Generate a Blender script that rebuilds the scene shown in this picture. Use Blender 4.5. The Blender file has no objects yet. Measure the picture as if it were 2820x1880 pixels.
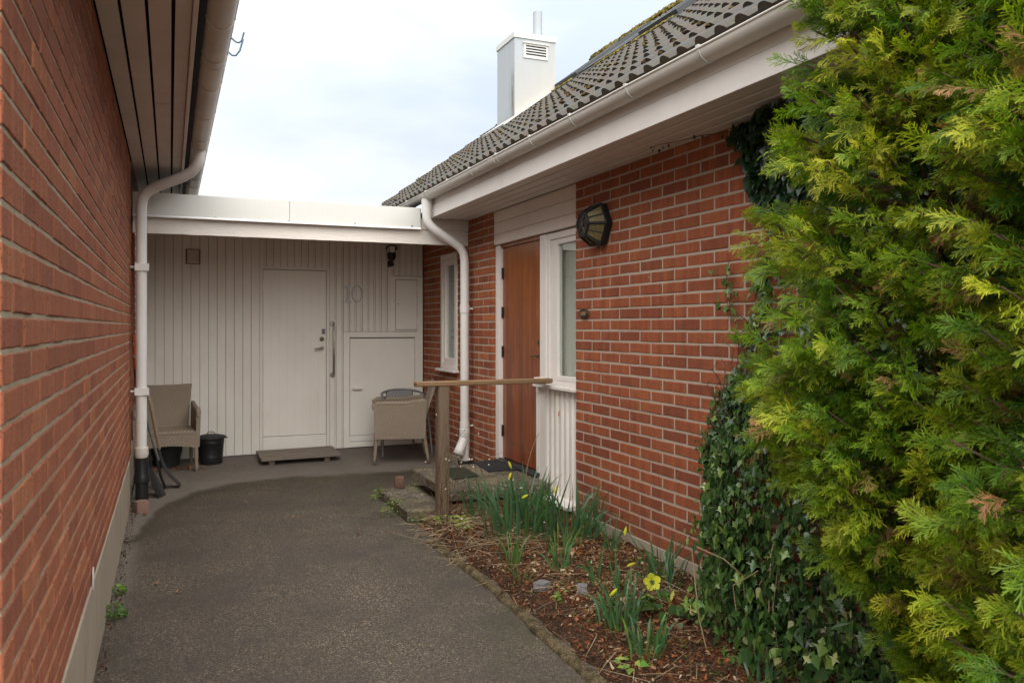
import bpy, math, random
import numpy as np
from mathutils import Vector, Matrix, noise as mnoise

R = math.radians
rng = random.Random(7)
nrng = np.random.default_rng(11)
scene = bpy.context.scene
COL = scene.collection

# ------------------------------------------------------------------ camera
EYE = 1.53
cam_d = bpy.data.cameras.new('camera')
cam = bpy.data.objects.new('camera', cam_d); COL.objects.link(cam)
cam.location = (0, 0, EYE)
cam.rotation_euler = (R(90), 0, -math.atan(942 / 2260.0))
cam_d.sensor_width = 36; cam_d.lens = 28.85
cam_d.shift_y = -40 / 2820.0
cam_d.clip_start = 0.05; cam_d.clip_end = 2000
cam_d.dof.use_dof = True; cam_d.dof.focus_distance = 6.5; cam_d.dof.aperture_fstop = 8.0
scene.camera = cam

# ------------------------------------------------------------------ world: overcast daylight
SUN_EL, SUN_AZ = 46, 190          # azimuth the light comes from, degrees clockwise from +Y
w = bpy.data.worlds.new("World"); scene.world = w; w.use_nodes = True
wn, wl = w.node_tree.nodes, w.node_tree.links
wn.clear()
def wnode(t, **k):
    n = wn.new(t)
    for a, b in k.items(): setattr(n, a, b)
    return n
sky = wnode('ShaderNodeTexSky', sky_type='NISHITA', sun_disc=False)
sky.sun_elevation = R(SUN_EL); sky.sun_rotation = R(SUN_AZ); sky.dust_density = 1.5; sky.air_density = 1.0
wtc = wnode('ShaderNodeTexCoord')
wsep = wnode('ShaderNodeSeparateXYZ'); wl.new(wtc.outputs['Generated'], wsep.inputs[0])
wmap = wnode('ShaderNodeMapping'); wmap.inputs['Scale'].default_value = (1.0, 1.0, 2.6)
wmap.inputs['Location'].default_value = (0.35, 0.1, 0.2)
wl.new(wtc.outputs['Generated'], wmap.inputs[0])
wno = wnode('ShaderNodeTexNoise'); wno.inputs['Scale'].default_value = 1.7; wno.inputs['Detail'].default_value = 5; wno.inputs['Roughness'].default_value = 0.5
wl.new(wmap.outputs[0], wno.inputs['Vector'])
wr = wnode('ShaderNodeMapRange'); wr.inputs['From Min'].default_value = 0.33; wr.inputs['From Max'].default_value = 0.80
wr.inputs['To Min'].default_value = 0.0; wr.inputs['To Max'].default_value = 1.0
wl.new(wno.outputs[0], wr.inputs[0])
# overcast brightness law: brighter towards the zenith
wz = wnode('ShaderNodeMath', operation='MULTIPLY_ADD'); wz.inputs[1].default_value = 5.4; wz.inputs[2].default_value = 2.7
wcl = wnode('ShaderNodeMath', operation='MAXIMUM'); wcl.inputs[1].default_value = 0.0
wl.new(wsep.outputs['Z'], wcl.inputs[0]); wl.new(wcl.outputs[0], wz.inputs[0])
wcc = wnode('ShaderNodeCombineColor')
for i, f in enumerate((1.015, 1.0, 0.985)):
    m = wnode('ShaderNodeMath', operation='MULTIPLY'); m.inputs[1].default_value = f
    wl.new(wz.outputs[0], m.inputs[0]); wl.new(m.outputs[0], wcc.inputs[i])
wsk = wnode('ShaderNodeMix', data_type='RGBA', blend_type='MULTIPLY'); wsk.inputs['Factor'].default_value = 1
wl.new(sky.outputs[0], wsk.inputs['A']); wsk.inputs['B'].default_value = (0.25, 0.25, 0.25, 1)
wthin = wnode('ShaderNodeMix', data_type='RGBA', blend_type='MULTIPLY'); wthin.inputs['Factor'].default_value = 1
wl.new(wcc.outputs[0], wthin.inputs['A']); wthin.inputs['B'].default_value = (0.53, 0.60, 0.68, 1)
wadd = wnode('ShaderNodeMix', data_type='RGBA', blend_type='MIX'); wadd.inputs['Factor'].default_value = 0.85
wl.new(wsk.outputs['Result'], wadd.inputs['A']); wl.new(wthin.outputs['Result'], wadd.inputs['B'])
wmix = wnode('ShaderNodeMix', data_type='RGBA')
wl.new(wr.outputs[0], wmix.inputs['Factor']); wl.new(wadd.outputs['Result'], wmix.inputs['A']); wl.new(wcc.outputs[0], wmix.inputs['B'])
wbg = wnode('ShaderNodeBackground'); wbg.inputs['Strength'].default_value = 0.1
wl.new(wmix.outputs['Result'], wbg.inputs['Color'])
wout = wnode('ShaderNodeOutputWorld'); wl.new(wbg.outputs[0], wout.inputs[0])

sun_d = bpy.data.lights.new('sun', 'SUN'); sun_d.energy = 1.5; sun_d.angle = R(90); sun_d.color = (1.0, 0.945, 0.87)
sun = bpy.data.objects.new('sun', sun_d); COL.objects.link(sun)
_a = R(SUN_AZ); _e = R(SUN_EL)
sd = Vector((math.sin(_a) * math.cos(_e), math.cos(_a) * math.cos(_e), math.sin(_e)))
sun.rotation_euler = sd.to_track_quat('Z', 'Y').to_euler(); sun.location = sd * 30

vs = scene.view_settings
vs.view_transform = 'Standard'; vs.look = 'None'; vs.exposure = 1.98; vs.gamma = 1.0; vs.use_curve_mapping = False

# ------------------------------------------------------------------ materials
class NT:
    def __init__(s, name):
        s.m = bpy.data.materials.new(name); s.m.use_nodes = True
        s.n = s.m.node_tree.nodes; s.l = s.m.node_tree.links
        s.b = s.n['Principled BSDF']; s.o = s.n['Material Output']
    def node(s, t, **k):
        n = s.n.new(t)
        for a, b in k.items(): setattr(n, a, b)
        return n
    def pos(s, scale=(1, 1, 1), obj=False):
        if obj: src = s.node('ShaderNodeTexCoord').outputs['Object']
        else: src = s.node('ShaderNodeNewGeometry').outputs['Position']
        mp = s.node('ShaderNodeMapping'); mp.inputs['Scale'].default_value = scale
        s.l.new(src, mp.inputs[0]); return mp.outputs[0]
    def noise(s, scale, vec, detail=3, rough=0.55, lo=0.35, hi=0.65):
        n = s.node('ShaderNodeTexNoise'); n.inputs['Scale'].default_value = scale
        n.inputs['Detail'].default_value = detail; n.inputs['Roughness'].default_value = rough
        s.l.new(vec, n.inputs['Vector'])
        r = s.node('ShaderNodeMapRange'); r.inputs['From Min'].default_value = lo; r.inputs['From Max'].default_value = hi
        s.l.new(n.outputs[0], r.inputs[0]); return r.outputs[0]
    def ramp(s, fac, stops):
        r = s.node('ShaderNodeValToRGB'); e = r.color_ramp.elements
        while len(e) < len(stops): e.new(0.5)
        for i, (p, c) in enumerate(stops): e[i].position = p; e[i].color = (*c, 1)
        s.l.new(fac, r.inputs[0]); return r.outputs[0]
    def mix(s, fac, a, b, mode='MIX'):
        m = s.node('ShaderNodeMix', data_type='RGBA', blend_type=mode)
        for sock, v in (('Factor', fac), ('A', a), ('B', b)):
            if isinstance(v, (int, float)): m.inputs[sock].default_value = v
            elif isinstance(v, tuple): m.inputs[sock].default_value = (*v, 1)
            else: s.l.new(v, m.inputs[sock])
        return m.outputs['Result']
    def math(s, op, a, b=0.0, c=0.0, clamp=False):
        m = s.node('ShaderNodeMath', operation=op); m.use_clamp = clamp
        for i, v in enumerate((a, b, c)):
            if isinstance(v, (int, float)): m.inputs[i].default_value = v
            else: s.l.new(v, m.inputs[i])
        return m.outputs[0]
    def attr(s, name='Col'):
        a = s.node('ShaderNodeAttribute'); a.attribute_name = name
        sp = s.node('ShaderNodeSeparateColor'); s.l.new(a.outputs['Color'], sp.inputs[0])
        return sp.outputs[0], sp.outputs[1], sp.outputs[2], a.outputs['Color']
    def bump(s, h, strength=0.3, dist=0.01):
        b = s.node('ShaderNodeBump'); b.inputs['Strength'].default_value = strength; b.inputs['Distance'].default_value = dist
        s.l.new(h, b.inputs['Height']); s.l.new(b.outputs[0], s.b.inputs['Normal'])
    def done(s, col, rough=0.8, metal=0.0, spec=0.5):
        for sock, v in (('Base Color', col), ('Roughness', rough), ('Metallic', metal), ('Specular IOR Level', spec)):
            if isinstance(v, (int, float)): s.b.inputs[sock].default_value = v
            elif isinstance(v, tuple): s.b.inputs[sock].default_value = (*v, 1)
            else: s.l.new(v, s.b.inputs[sock])
        return s.m

def mat_brick(name, dark, mid, bright, band):
    t = NT(name); r, g, b, _ = t.attr()
    base = t.ramp(r, [(0.0, dark), (0.22, tuple(a * .5 + b * .5 for a, b in zip(dark, mid))), (0.5, mid), (0.85, mid), (1.0, bright)])
    p = t.pos()
    streak = t.noise(band, t.pos((1, 1, 0.08)), 3, 0.6, 0.38, 0.62)
    base = t.mix(t.math('MULTIPLY', streak, 0.42), base, tuple(x * 0.62 for x in dark) if dark[0] > .25 else (dark[0] * .75, dark[1] * .8, dark[2] * .9))
    light = t.noise(band * .6, t.pos((1.3, 1, 0.15)), 2, 0.5, 0.55, 0.75)
    base = t.mix(t.math('MULTIPLY', light, 0.4), base, bright)
    cloud = t.noise(1.1, p, 3, 0.6, 0.3, 0.7)
    base = t.mix(t.math('MULTIPLY', cloud, 0.22), base, (0.28, 0.13, 0.08))
    sz_ = t.node('ShaderNodeSeparateXYZ'); t.l.new(p, sz_.inputs[0])
    lowd = t.math('MULTIPLY', t.math('SUBTRACT', 1.0, t.math('MULTIPLY', sz_.outputs[2], 1.7), clamp=True), t.noise(3.5, p, 4, .65, .3, .65))
    base = t.mix(t.math('MULTIPLY', lowd, .55), base, (.17, .075, .055))
    fine = t.noise(420, p, 3, 0.7, 0.25, 0.75)
    base = t.mix(t.math('MULTIPLY', fine, 0.55), base, t.mix(1.0, base, (0.42, 0.40, 0.42), 'MULTIPLY'))
    pit = t.noise(120, p, 2, 0.6, 0.60, 0.66)
    base = t.mix(t.math('MULTIPLY', pit, 0.7), base, (0.05, 0.03, 0.025))
    chalk = t.noise(9, t.pos((1, 1, 1.8)), 5, 0.75, 0.64, 0.74)
    base = t.mix(t.math('MULTIPLY', chalk, 0.35), base, (0.50, 0.36, 0.29))
    scr = t.noise(38, t.pos((1, 2.2, .45)), 3, 0.6, 0.70, 0.76)
    base = t.mix(t.math('MULTIPLY', scr, 0.5), base, (0.55, 0.42, 0.36))
    h = t.math('ADD', t.math('MULTIPLY', fine, 0.5), t.math('MULTIPLY', t.noise(60, p, 3, .6, .2, .8), 0.9))
    h = t.math('SUBTRACT', h, t.math('MULTIPLY', pit, 1.2))
    t.bump(h, 0.8, 0.0025)
    return t.done(base, 0.88, 0, 0.3)

def mat_rough(name, c1, c2, c3=None, s1=3, s2=200, bump=0.4, dist=0.003, rough=0.85, stain=None, spec=0.35):
    t = NT(name); p = t.pos()
    base = t.mix(t.noise(s1, p, 4, .6), c1, c2)
    f = t.noise(s2, p, 3, .7, .25, .75)
    base = t.mix(t.math('MULTIPLY', f, .5), base, c3 or tuple(x * .7 for x in c1))
    if stain:
        s = t.noise(6, t.pos((1, 1, .25)), 5, .7, .55, .72)
        base = t.mix(t.math('MULTIPLY', s, .6), base, stain)
    t.bump(f, bump, dist)
    return t.done(base, rough, 0, spec)

def mat_paint(name, c, dirt=(0.45, 0.38, 0.30), rough=0.45, amt=0.25, bump=0.08, grain=(1, 1, 1), gs=60):
    t = NT(name); p = t.pos()
    d = t.noise(2.3, t.pos((1, 1, .5)), 5, .65, .42, .75)
    base = t.mix(t.math('MULTIPLY', d, amt), c, dirt)
    f = t.noise(gs, t.pos(grain), 4, .65, .3, .7)
    base = t.mix(t.math('MULTIPLY', f, .09), base, tuple(x * .55 for x in c))
    sp = t.noise(130, p, 2, .5, .72, .78)
    base = t.mix(t.math('MULTIPLY', sp, .35), base, (.2, .16, .12))
    t.bump(f, bump, .004)
    return t.done(base, rough, 0, .4)

def mat_wood(name, c1, c2, c3, axis='z', scale=14, rough=.7, bump=.35, obj=False):
    sc = {'z': (1, 1, .06), 'x': (.06, 1, 1), 'y': (1, .06, 1)}[axis]
    t = NT(name); v = t.pos(sc, obj)
    g = t.noise(scale * 5, v, 5, .7, .3, .7); b = t.noise(scale, v, 3, .6, .3, .7)
    base = t.mix(b, c1, c2); base = t.mix(t.math('MULTIPLY', g, .65), base, c3)
    t.bump(g, bump, .002)
    return t.done(base, rough, 0, .35)

def mat_plain(name, c, rough=.5, metal=0.0, var=.25, s=40, bump=.1):
    t = NT(name); p = t.pos(obj=True)
    f = t.noise(s, p, 4, .65, .3, .7)
    base = t.mix(t.math('MULTIPLY', f, var), c, tuple(x * .45 for x in c))
    t.bump(f, bump, .002)
    return t.done(base, rough, metal, .45)

def mat_leaf(name, stops, rough=.5, trans=.25, spec=.35):
    """colour from the per-leaf attribute Col.r, value jitter from Col.g"""
    t = NT(name); r, g, b, _ = t.attr()
    base = t.ramp(r, stops)
    base = t.mix(1.0, base, t.ramp(g, [(0, (.6, .62, .6)), (1, (1.3, 1.28, 1.2))]), 'MULTIPLY')
    t.done(base, rough, 0, spec)
    tr = t.node('ShaderNodeBsdfTranslucent'); t.l.new(t.mix(1.0, base, (1.3, 1.5, .6), 'MULTIPLY'), tr.inputs[0])
    mx = t.node('ShaderNodeMixShader'); mx.inputs[0].default_value = trans
    t.l.new(t.b.outputs[0], mx.inputs[1]); t.l.new(tr.outputs[0], mx.inputs[2]); t.l.new(mx.outputs[0], t.o.inputs[0])
    return t.m

M = {}
M['brick_r'] = mat_brick('brick_red', (.27, .070, .034), (.445, .122, .046), (.58, .205, .062), 16)
M['brick_l'] = mat_brick('brick_red_streaked', (.33, .105, .058), (.49, .162, .078), (.58, .215, .095), 40)
M['mortar_r'] = mat_rough('mortar_pale', (.50, .41, .32), (.42, .34, .265), (.33, .27, .21), 2, 260, .6, .003, .95)
M['mortar_l'] = mat_rough('mortar_sandy', (.58, .47, .335), (.46, .37, .26), (.25, .195, .135), 14, 200, 1.0, .005, .95)
M['plinth'] = mat_rough('plinth_render', (.42, .35, .265), (.36, .30, .225), (.24, .20, .155), 2.2, 320, .35, .002, .9, (.20, .165, .12))
M['white'] = mat_paint('white_paint', (.78, .73, .68), rough=.5)
M['white_clad'] = mat_paint('white_cladding_paint', (.79, .755, .69), (.42, .35, .26), .55, .28, .10, (1, 1, .05), 160)
M['white_wood'] = mat_paint('white_rough_timber', (.70, .655, .60), (.5, .44, .36), .6, .2, .45, (.12, 1, 1), 60)
M['white_door'] = mat_paint('white_door_paint', (.82, .785, .72), (.5, .44, .36), .45, .22, .06, (1, 1, .05), 200)
M['soffit'] = mat_paint('soffit_paint', (.74, .65, .575), (.48, .38, .31), .6, .35, .1, (1, .06, 1), 90)
M['metal_w'] = mat_paint('white_sheet_metal', (.56, .56, .53), (.5, .46, .38), .38, .14, .02, (14, 1, .2), 8)
M['gutter'] = mat_paint('grey_white_gutter', (.68, .635, .57), (.36, .32, .27), .42, .35, .03, (1, .1, 1), 40)
M['gutter_l'] = mat_paint('grey_old_gutter', (.64, .57, .49), (.36, .30, .23), .38, .6, .05, (1, .12, 1), 30)
M['pipe_w'] = mat_paint('white_plastic_pipe', (.74, .73, .71), (.48, .42, .34), .35, .40, .01, (1, 1, 1), 20)
M['black'] = mat_plain('black_shade_and_roof', (.012, .011, .01), .9, 0, 0, 10, 0)  # near-black paints the shade in gaps; the flat roof shares it
M['blackmetal'] = mat_plain('black_cast_metal', (.022, .023, .024), .45, .3, .5, 30, .3)
M['rubber'] = mat_plain('black_rubber', (.030, .031, .034), .7, 0, .3, 60, .2)
M['chrome'] = mat_plain('brushed_steel', (.42, .40, .37), .3, .9, .2, 60, .02)
M['silver'] = mat_plain('silver_letters', (.44, .43, .42), .45, .5, .2, 60, .02)
M['brass'] = mat_plain('aged_brass', (.17, .12, .07), .5, .6, .4, 90, .1)
M['vent_gap_brown'] = mat_plain('brown_vent_gap_shade', (.20, .14, .10), .7, 0, .3, 40, 0)  # brown vent plate, dark enough to paint the shade between the slats
M['teak'] = None
M['wood_post'] = mat_wood('weathered_post_wood', (.25, .165, .10), (.155, .115, .082), (.085, .055, .035), 'z', 22)
M['wood_rail'] = mat_wood('rail_wood', (.30, .185, .095), (.21, .125, .062), (.11, .065, .035), 'x', 20)
M['wood_grey'] = mat_wood('grey_step_wood', (.26, .21, .165), (.19, .155, .12), (.10, .08, .06), 'x', 22)
M['timber'] = mat_wood('wet_brown_timber', (.20, .105, .045), (.12, .07, .035), (.06, .035, .02), 'x', 14)
M['handle_wood'] = mat_wood('tool_handle_wood', (.36, .27, .18), (.28, .20, .13), (.16, .11, .07), 'z', 18)
M['dark_frame'] = mat_plain('dark_grey_sheet', (.055, .058, .062), .35, .3, .3, 12, .03)
M['stone_brown'] = mat_rough('brown_stone', (.19, .095, .065), (.13, .07, .05), (.24, .15, .11), 30, 130, .9, .008, .85)
M['stone_pink'] = mat_rough('pink_granite', (.30, .16, .125), (.24, .13, .10), (.40, .28, .23), 30, 130, .9, .008, .85)
M['rock'] = mat_rough('grey_rock', (.25, .24, .25), (.18, .175, .18), (.12, .115, .115), 30, 120, .7, .006)
M['orange'] = mat_plain('orange_plastic', (.50, .10, .03), .5, 0, .3, 30, 0)
M['grey_tube'] = mat_plain('grey_painted_tube', (.20, .205, .205), .4, .3, .15, 30, 0)
M['sling'] = mat_plain('grey_sling_fabric', (.26, .255, .26), .8, 0, .3, 220, .2)
M['tile'] = None

def mk_special():
    # stained teak door
    t = NT('stained_teak'); v = t.pos((1, 1, .045))
    b = t.noise(13, v, 4, .65, .35, .65); g = t.noise(90, v, 5, .7, .3, .7)
    sep = t.node('ShaderNodeSeparateXYZ'); t.l.new(t.pos(), sep.inputs[0])
    base = t.mix(b, (.37, .092, .022), (.17, .038, .012))
    worn = t.node('ShaderNodeMapRange'); t.l.new(sep.outputs[2], worn.inputs[0])
    worn.inputs['From Min'].default_value = 1.0; worn.inputs['From Max'].default_value = 2.2
    worn2 = t.math('MULTIPLY', worn.outputs[0], t.noise(5, v, 2, .5, .3, .65))
    base = t.mix(t.math('MULTIPLY', worn2, .8), base, (.40, .135, .025))
    base = t.mix(t.math('MULTIPLY', g, .5), base, (.085, .024, .010))
    base = t.mix(t.math('MULTIPLY', t.noise(4.5, t.pos((1, 1.4, .35)), 5, .75, .5, .7), .5), base, (.12, .038, .016))
    base = t.mix(t.math('MULTIPLY', t.noise(22, t.pos((1, 1, .12)), 4, .7, .58, .7), .5), base, (.52, .20, .05))
    t.bump(g, .08, .001)
    M['teak'] = t.done(base, .32, 0, .4)
    # concrete roof tile
    t = NT('concrete_roof_tile'); r, gg, bb, _ = t.attr(); p = t.pos()
    base = t.mix(r, (.050, .051, .057), (.088, .090, .098))
    f = t.noise(160, p, 3, .7, .3, .7)
    base = t.mix(t.math('MULTIPLY', f, .5), base, (.045, .042, .042))
    lich = t.noise(14, p, 5, .75, .56, .66)
    base = t.mix(t.math('MULTIPLY', lich, .55), base, (.16, .12, .075))
    # moss grows on the exposed butt ends (attribute blue)
    ms = t.math('MULTIPLY', bb, t.noise(11, p, 4, .7, .30, .50))
    base = t.mix(ms, base, t.mix(t.noise(7, p, 2), (.095, .052, .022), (.062, .06, .018)))
    t.bump(f, .5, .003)
    M['tile'] = t.done(base, .72, 0, .4)
    # asphalt: attribute r = wet, g = moss, b = grit
    t = NT('old_asphalt'); r, gg, bb, _ = t.attr(); p = t.pos()
    v1 = t.node('ShaderNodeTexVoronoi'); v1.inputs['Scale'].default_value = 185; t.l.new(p, v1.inputs['Vector'])
    sp = t.node('ShaderNodeSeparateColor'); t.l.new(v1.outputs['Color'], sp.inputs[0])
    stone = t.ramp(sp.outputs[0], [(0, (.030, .023, .017)), (.35, (.062, .049, .036)), (.72, (.108, .085, .061)), (.9, (.20, .155, .108)), (1, (.37, .285, .195))])
    big = t.noise(1.6, p, 5, .65, .35, .65)
    stone = t.mix(t.math('MULTIPLY', big, .75), stone, (.048, .039, .031))
    pat = t.noise(4.5, p, 5, .7, .5, .72)
    stone = t.mix(t.math('MULTIPLY', pat, .35), stone, (.095, .074, .052))
    drycol = t.mix(t.noise(60, p, 4, .7), (.13, .109, .090), (.175, .150, .125))
    drycol = t.mix(t.math('MULTIPLY', t.noise(3, p, 4, .6, .4, .7), .35), drycol, (.10, .085, .075))
    stone = t.mix(t.math('MULTIPLY', bb, .8), stone, t.mix(1.0, stone, (.50, .47, .38), 'MULTIPLY'))
    base = t.mix(r, drycol, stone)
    mossn = t.math('MULTIPLY', gg, t.noise(26, p, 5, .75, .45, .6))
    base = t.mix(t.math('MULTIPLY', mossn, .85), base, (.045, .050, .014))
    base = t.mix(t.math('MULTIPLY', t.noise(19, p, 3, .6, .68, .72), .7), base, (.02, .017, .014))
    h = t.math('SUBTRACT', t.math('MULTIPLY', t.noise(90, p, 2, .6, .3, .7), .6), v1.outputs['Distance'])
    t.bump(h, .55, .004)
    rough = t.math('SUBTRACT', .88, t.math('MULTIPLY', r, t.math('MULTIPLY', big, .22)))
    M['asphalt'] = t.done(base, rough, 0, .4)
    # exposed aggregate concrete
    t = NT('pebble_concrete'); p = t.pos(); r, gg, bb, _ = t.attr()
    v1 = t.node('ShaderNodeTexVoronoi'); v1.inputs['Scale'].default_value = 85; t.l.new(p, v1.inputs['Vector'])
    sp = t.node('ShaderNodeSeparateColor'); t.l.new(v1.outputs['Color'], sp.inputs[0])
    c = t.ramp(sp.outputs[0], [(0, (.045, .038, .028)), (.5, (.11, .09, .065)), (.8, (.20, .16, .115)), (1, (.42, .36, .28))])
    c = t.mix(t.math('MULTIPLY', t.noise(5, p, 4, .7, .4, .62), .75), c, (.062, .050, .022))
    c = t.mix(t.math('MULTIPLY', t.noise(3.1, p, 3, .6, .52, .66), .6), c, (.24, .19, .11))
    t.bump(t.math('SUBTRACT', 0.0, v1.outputs['Distance']), .8, .006)
    M['pebble'] = t.done(c, .8, 0, .4)
    # soil
    t = NT('garden_soil'); p = t.pos()
    c = t.mix(t.noise(7, p, 5, .7), (.024, .015, .010), (.060, .034, .021))
    c = t.mix(t.math('MULTIPLY', t.noise(70, p, 4, .75, .45, .65), .7), c, (.16, .085, .045))
    c = t.mix(t.math('MULTIPLY', t.noise(150, p, 3, .7, .6, .7), .7), c, (.25, .18, .12))
    t.bump(t.noise(80, p, 5, .75, .2, .8), 1.0, .012)
    M['soil'] = t.done(c, .95, 0, .2)
    # grass / far ground
    t = NT('far_ground'); p = t.pos()
    c = t.mix(t.noise(.4, p, 5, .7), (.15, .14, .11), (.20, .18, .15))
    M['groundfar'] = t.done(c, .95, 0, .2)
    # wicker weave
    t = NT('wicker_weave'); tc = t.node('ShaderNodeTexCoord')
    sep = t.node('ShaderNodeSeparateXYZ'); t.l.new(tc.outputs['Object'], sep.inputs[0])
    u = t.math('ADD', sep.outputs[0], sep.outputs[1]); z = t.math('ADD', sep.outputs[2], t.math('MULTIPLY', sep.outputs[1], .0))
    row = t.math('FLOOR', t.math('MULTIPLY', z, 1 / .011)); odd = t.math('MODULO', row, 2.0)
    uu = t.math('ADD', t.math('MULTIPLY', u, math.pi / .017), t.math('MULTIPLY', odd, math.pi))
    su = t.math('ADD', t.math('MULTIPLY', t.math('SINE', uu), .5), .5)
    sz = t.math('SINE', t.math('MULTIPLY', t.math('FRACT', t.math('MULTIPLY', z, 1 / .011)), math.pi))
    hh = t.math('MULTIPLY', su, sz)
    c = t.mix(hh, (.15, .115, .082), (.56, .46, .35))
    c = t.mix(t.math('MULTIPLY', t.noise(9, t.pos(obj=True), 3, .6), .25), c, (.22, .165, .115))
    t.bump(hh, .8, .005)
    M['wicker'] = t.done(c, .6, 0, .4)
    # glass
    t = NT('window_glass')
    g = t.node('ShaderNodeBsdfGlossy'); g.inputs['Roughness'].default_value = .01; g.inputs['Color'].default_value = (.9, .93, .95, 1)
    tr = t.node('ShaderNodeBsdfTransparent'); tr.inputs[0].default_value = (.92, .95, .93, 1)
    lw = t.node('ShaderNodeLayerWeight'); lw.inputs[0].default_value = .5
    class fr: outputs = [t.math('MULTIPLY_ADD', t.math('POWER', lw.outputs['Facing'], 4.0), .75, .07)]
    mx = t.node('ShaderNodeMixShader'); t.l.new(fr.outputs[0], mx.inputs[0]); t.l.new(tr.outputs[0], mx.inputs[1]); t.l.new(g.outputs[0], mx.inputs[2])
    t.l.new(mx.outputs[0], t.o.inputs[0]); M['glass'] = t.m
    # amber lantern glass
    t = NT('amber_lantern_glass'); p = t.pos(obj=True)
    c = t.mix(t.noise(70, p, 4, .7), (.12, .092, .034), (.21, .17, .08))
    t.bump(t.noise(90, p, 3, .6), .6, .004)
    M['amber'] = t.done(c, .25, 0, .5)
    M['lampglobe'] = mat_plain('opal_lamp_globe', (.70, .70, .68), .3, 0, .1, 10, 0)
    # chimney cladding: pale metal with a dark vertical streak and rust near the foot
    t = NT('pale_chimney_metal'); p = t.pos()
    c = t.mix(t.math('MULTIPLY', t.noise(14, t.pos((1, 1, .08)), 4, .6), .25), (.36, .395, .42), (.28, .30, .315))
    r, gg, bb, _ = t.attr()
    c = t.mix(t.math('MULTIPLY', r, t.noise(50, t.pos((1, 1, .05)), 4, .7, .35, .6)), c, (.10, .075, .05))
    c = t.mix(t.math('MULTIPLY', gg, .35), c, (.58, .48, .34))
    M['chimney'] = t.done(c, .5, 0, .3)
mk_special()
M['ivy'] = mat_leaf('ivy_leaf', [(0, (.008, .026, .010)), (.35, (.026, .070, .018)), (.6, (.062, .130, .028)), (.82, (.17, .25, .05)), (1, (.36, .38, .18))], .30, .15, .6)
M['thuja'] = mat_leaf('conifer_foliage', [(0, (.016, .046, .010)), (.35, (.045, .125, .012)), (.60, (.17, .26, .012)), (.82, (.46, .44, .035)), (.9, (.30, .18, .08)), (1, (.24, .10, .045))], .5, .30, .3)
M['strap'] = mat_leaf('daffodil_leaf', [(0, (.055, .125, .068)), (.5, (.065, .150, .060)), (.8, (.13, .23, .035)), (1, (.18, .22, .05))], .38, .3, .5)
M['weed'] = mat_leaf('weed_leaf', [(0, (.04, .10, .015)), (.6, (.10, .22, .025)), (1, (.28, .32, .07))], .5, .3)
M['yellow'] = mat_leaf('yellow_petal', [(0, (.60, .50, .02)), (.5, (.62, .62, .05)), (1, (.70, .62, .30))], .5, .3)
M['litter'] = mat_leaf('dead_leaf_litter', [(0, (.03, .016, .010)), (.3, (.10, .036, .016)), (.55, (.30, .095, .030)), (.8, (.34, .20, .11)), (1, (.52, .41, .28))], .85, .1, .15)
M['twig'] = mat_leaf('dry_twig', [(0, (.06, .035, .025)), (.5, (.14, .09, .055)), (1, (.42, .32, .20))], .85, 0, .2)
M['seed'] = mat_plain('pale_seed_head', (.62, .57, .47), .8, 0, .3, 80, .1)
M['moss'] = mat_leaf('moss_tuft', [(0, (.045, .026, .012)), (.5, (.10, .070, .018)), (1, (.17, .145, .045))], .95, 0, .1)
M['blind'] = mat_plain('pale_curtain', (.42, .43, .40), .8, 0, .1, 10, 0)
M['reflection_grey'] = mat_plain('grey_reflection_panel', (.66, .63, .58), .8, 0, .1, 10, 0)  # even grey standing in for the reflection in the sidelight glass
M['room'] = mat_plain('room_wall', (.20, .19, .175), .9, 0, .1, 5, 0)

def mk_kerb():
    t = NT('mossy_kerb_concrete'); p = t.pos()
    c = t.mix(t.noise(120, p, 4, .75, .35, .7), (.05, .038, .024), (.34, .25, .14))
    c = t.mix(t.math('MULTIPLY', t.noise(16, p, 5, .75, .42, .6), .8), c, (.06, .052, .018))
    c = t.mix(t.math('MULTIPLY', t.noise(8, p, 4, .7, .55, .66), .8), c, (.045, .028, .018))
    t.bump(t.noise(110, p, 4, .7, .2, .8), 1.0, .01)
    M['kerbm'] = t.done(c, .95, 0, .2)
mk_kerb()

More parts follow.
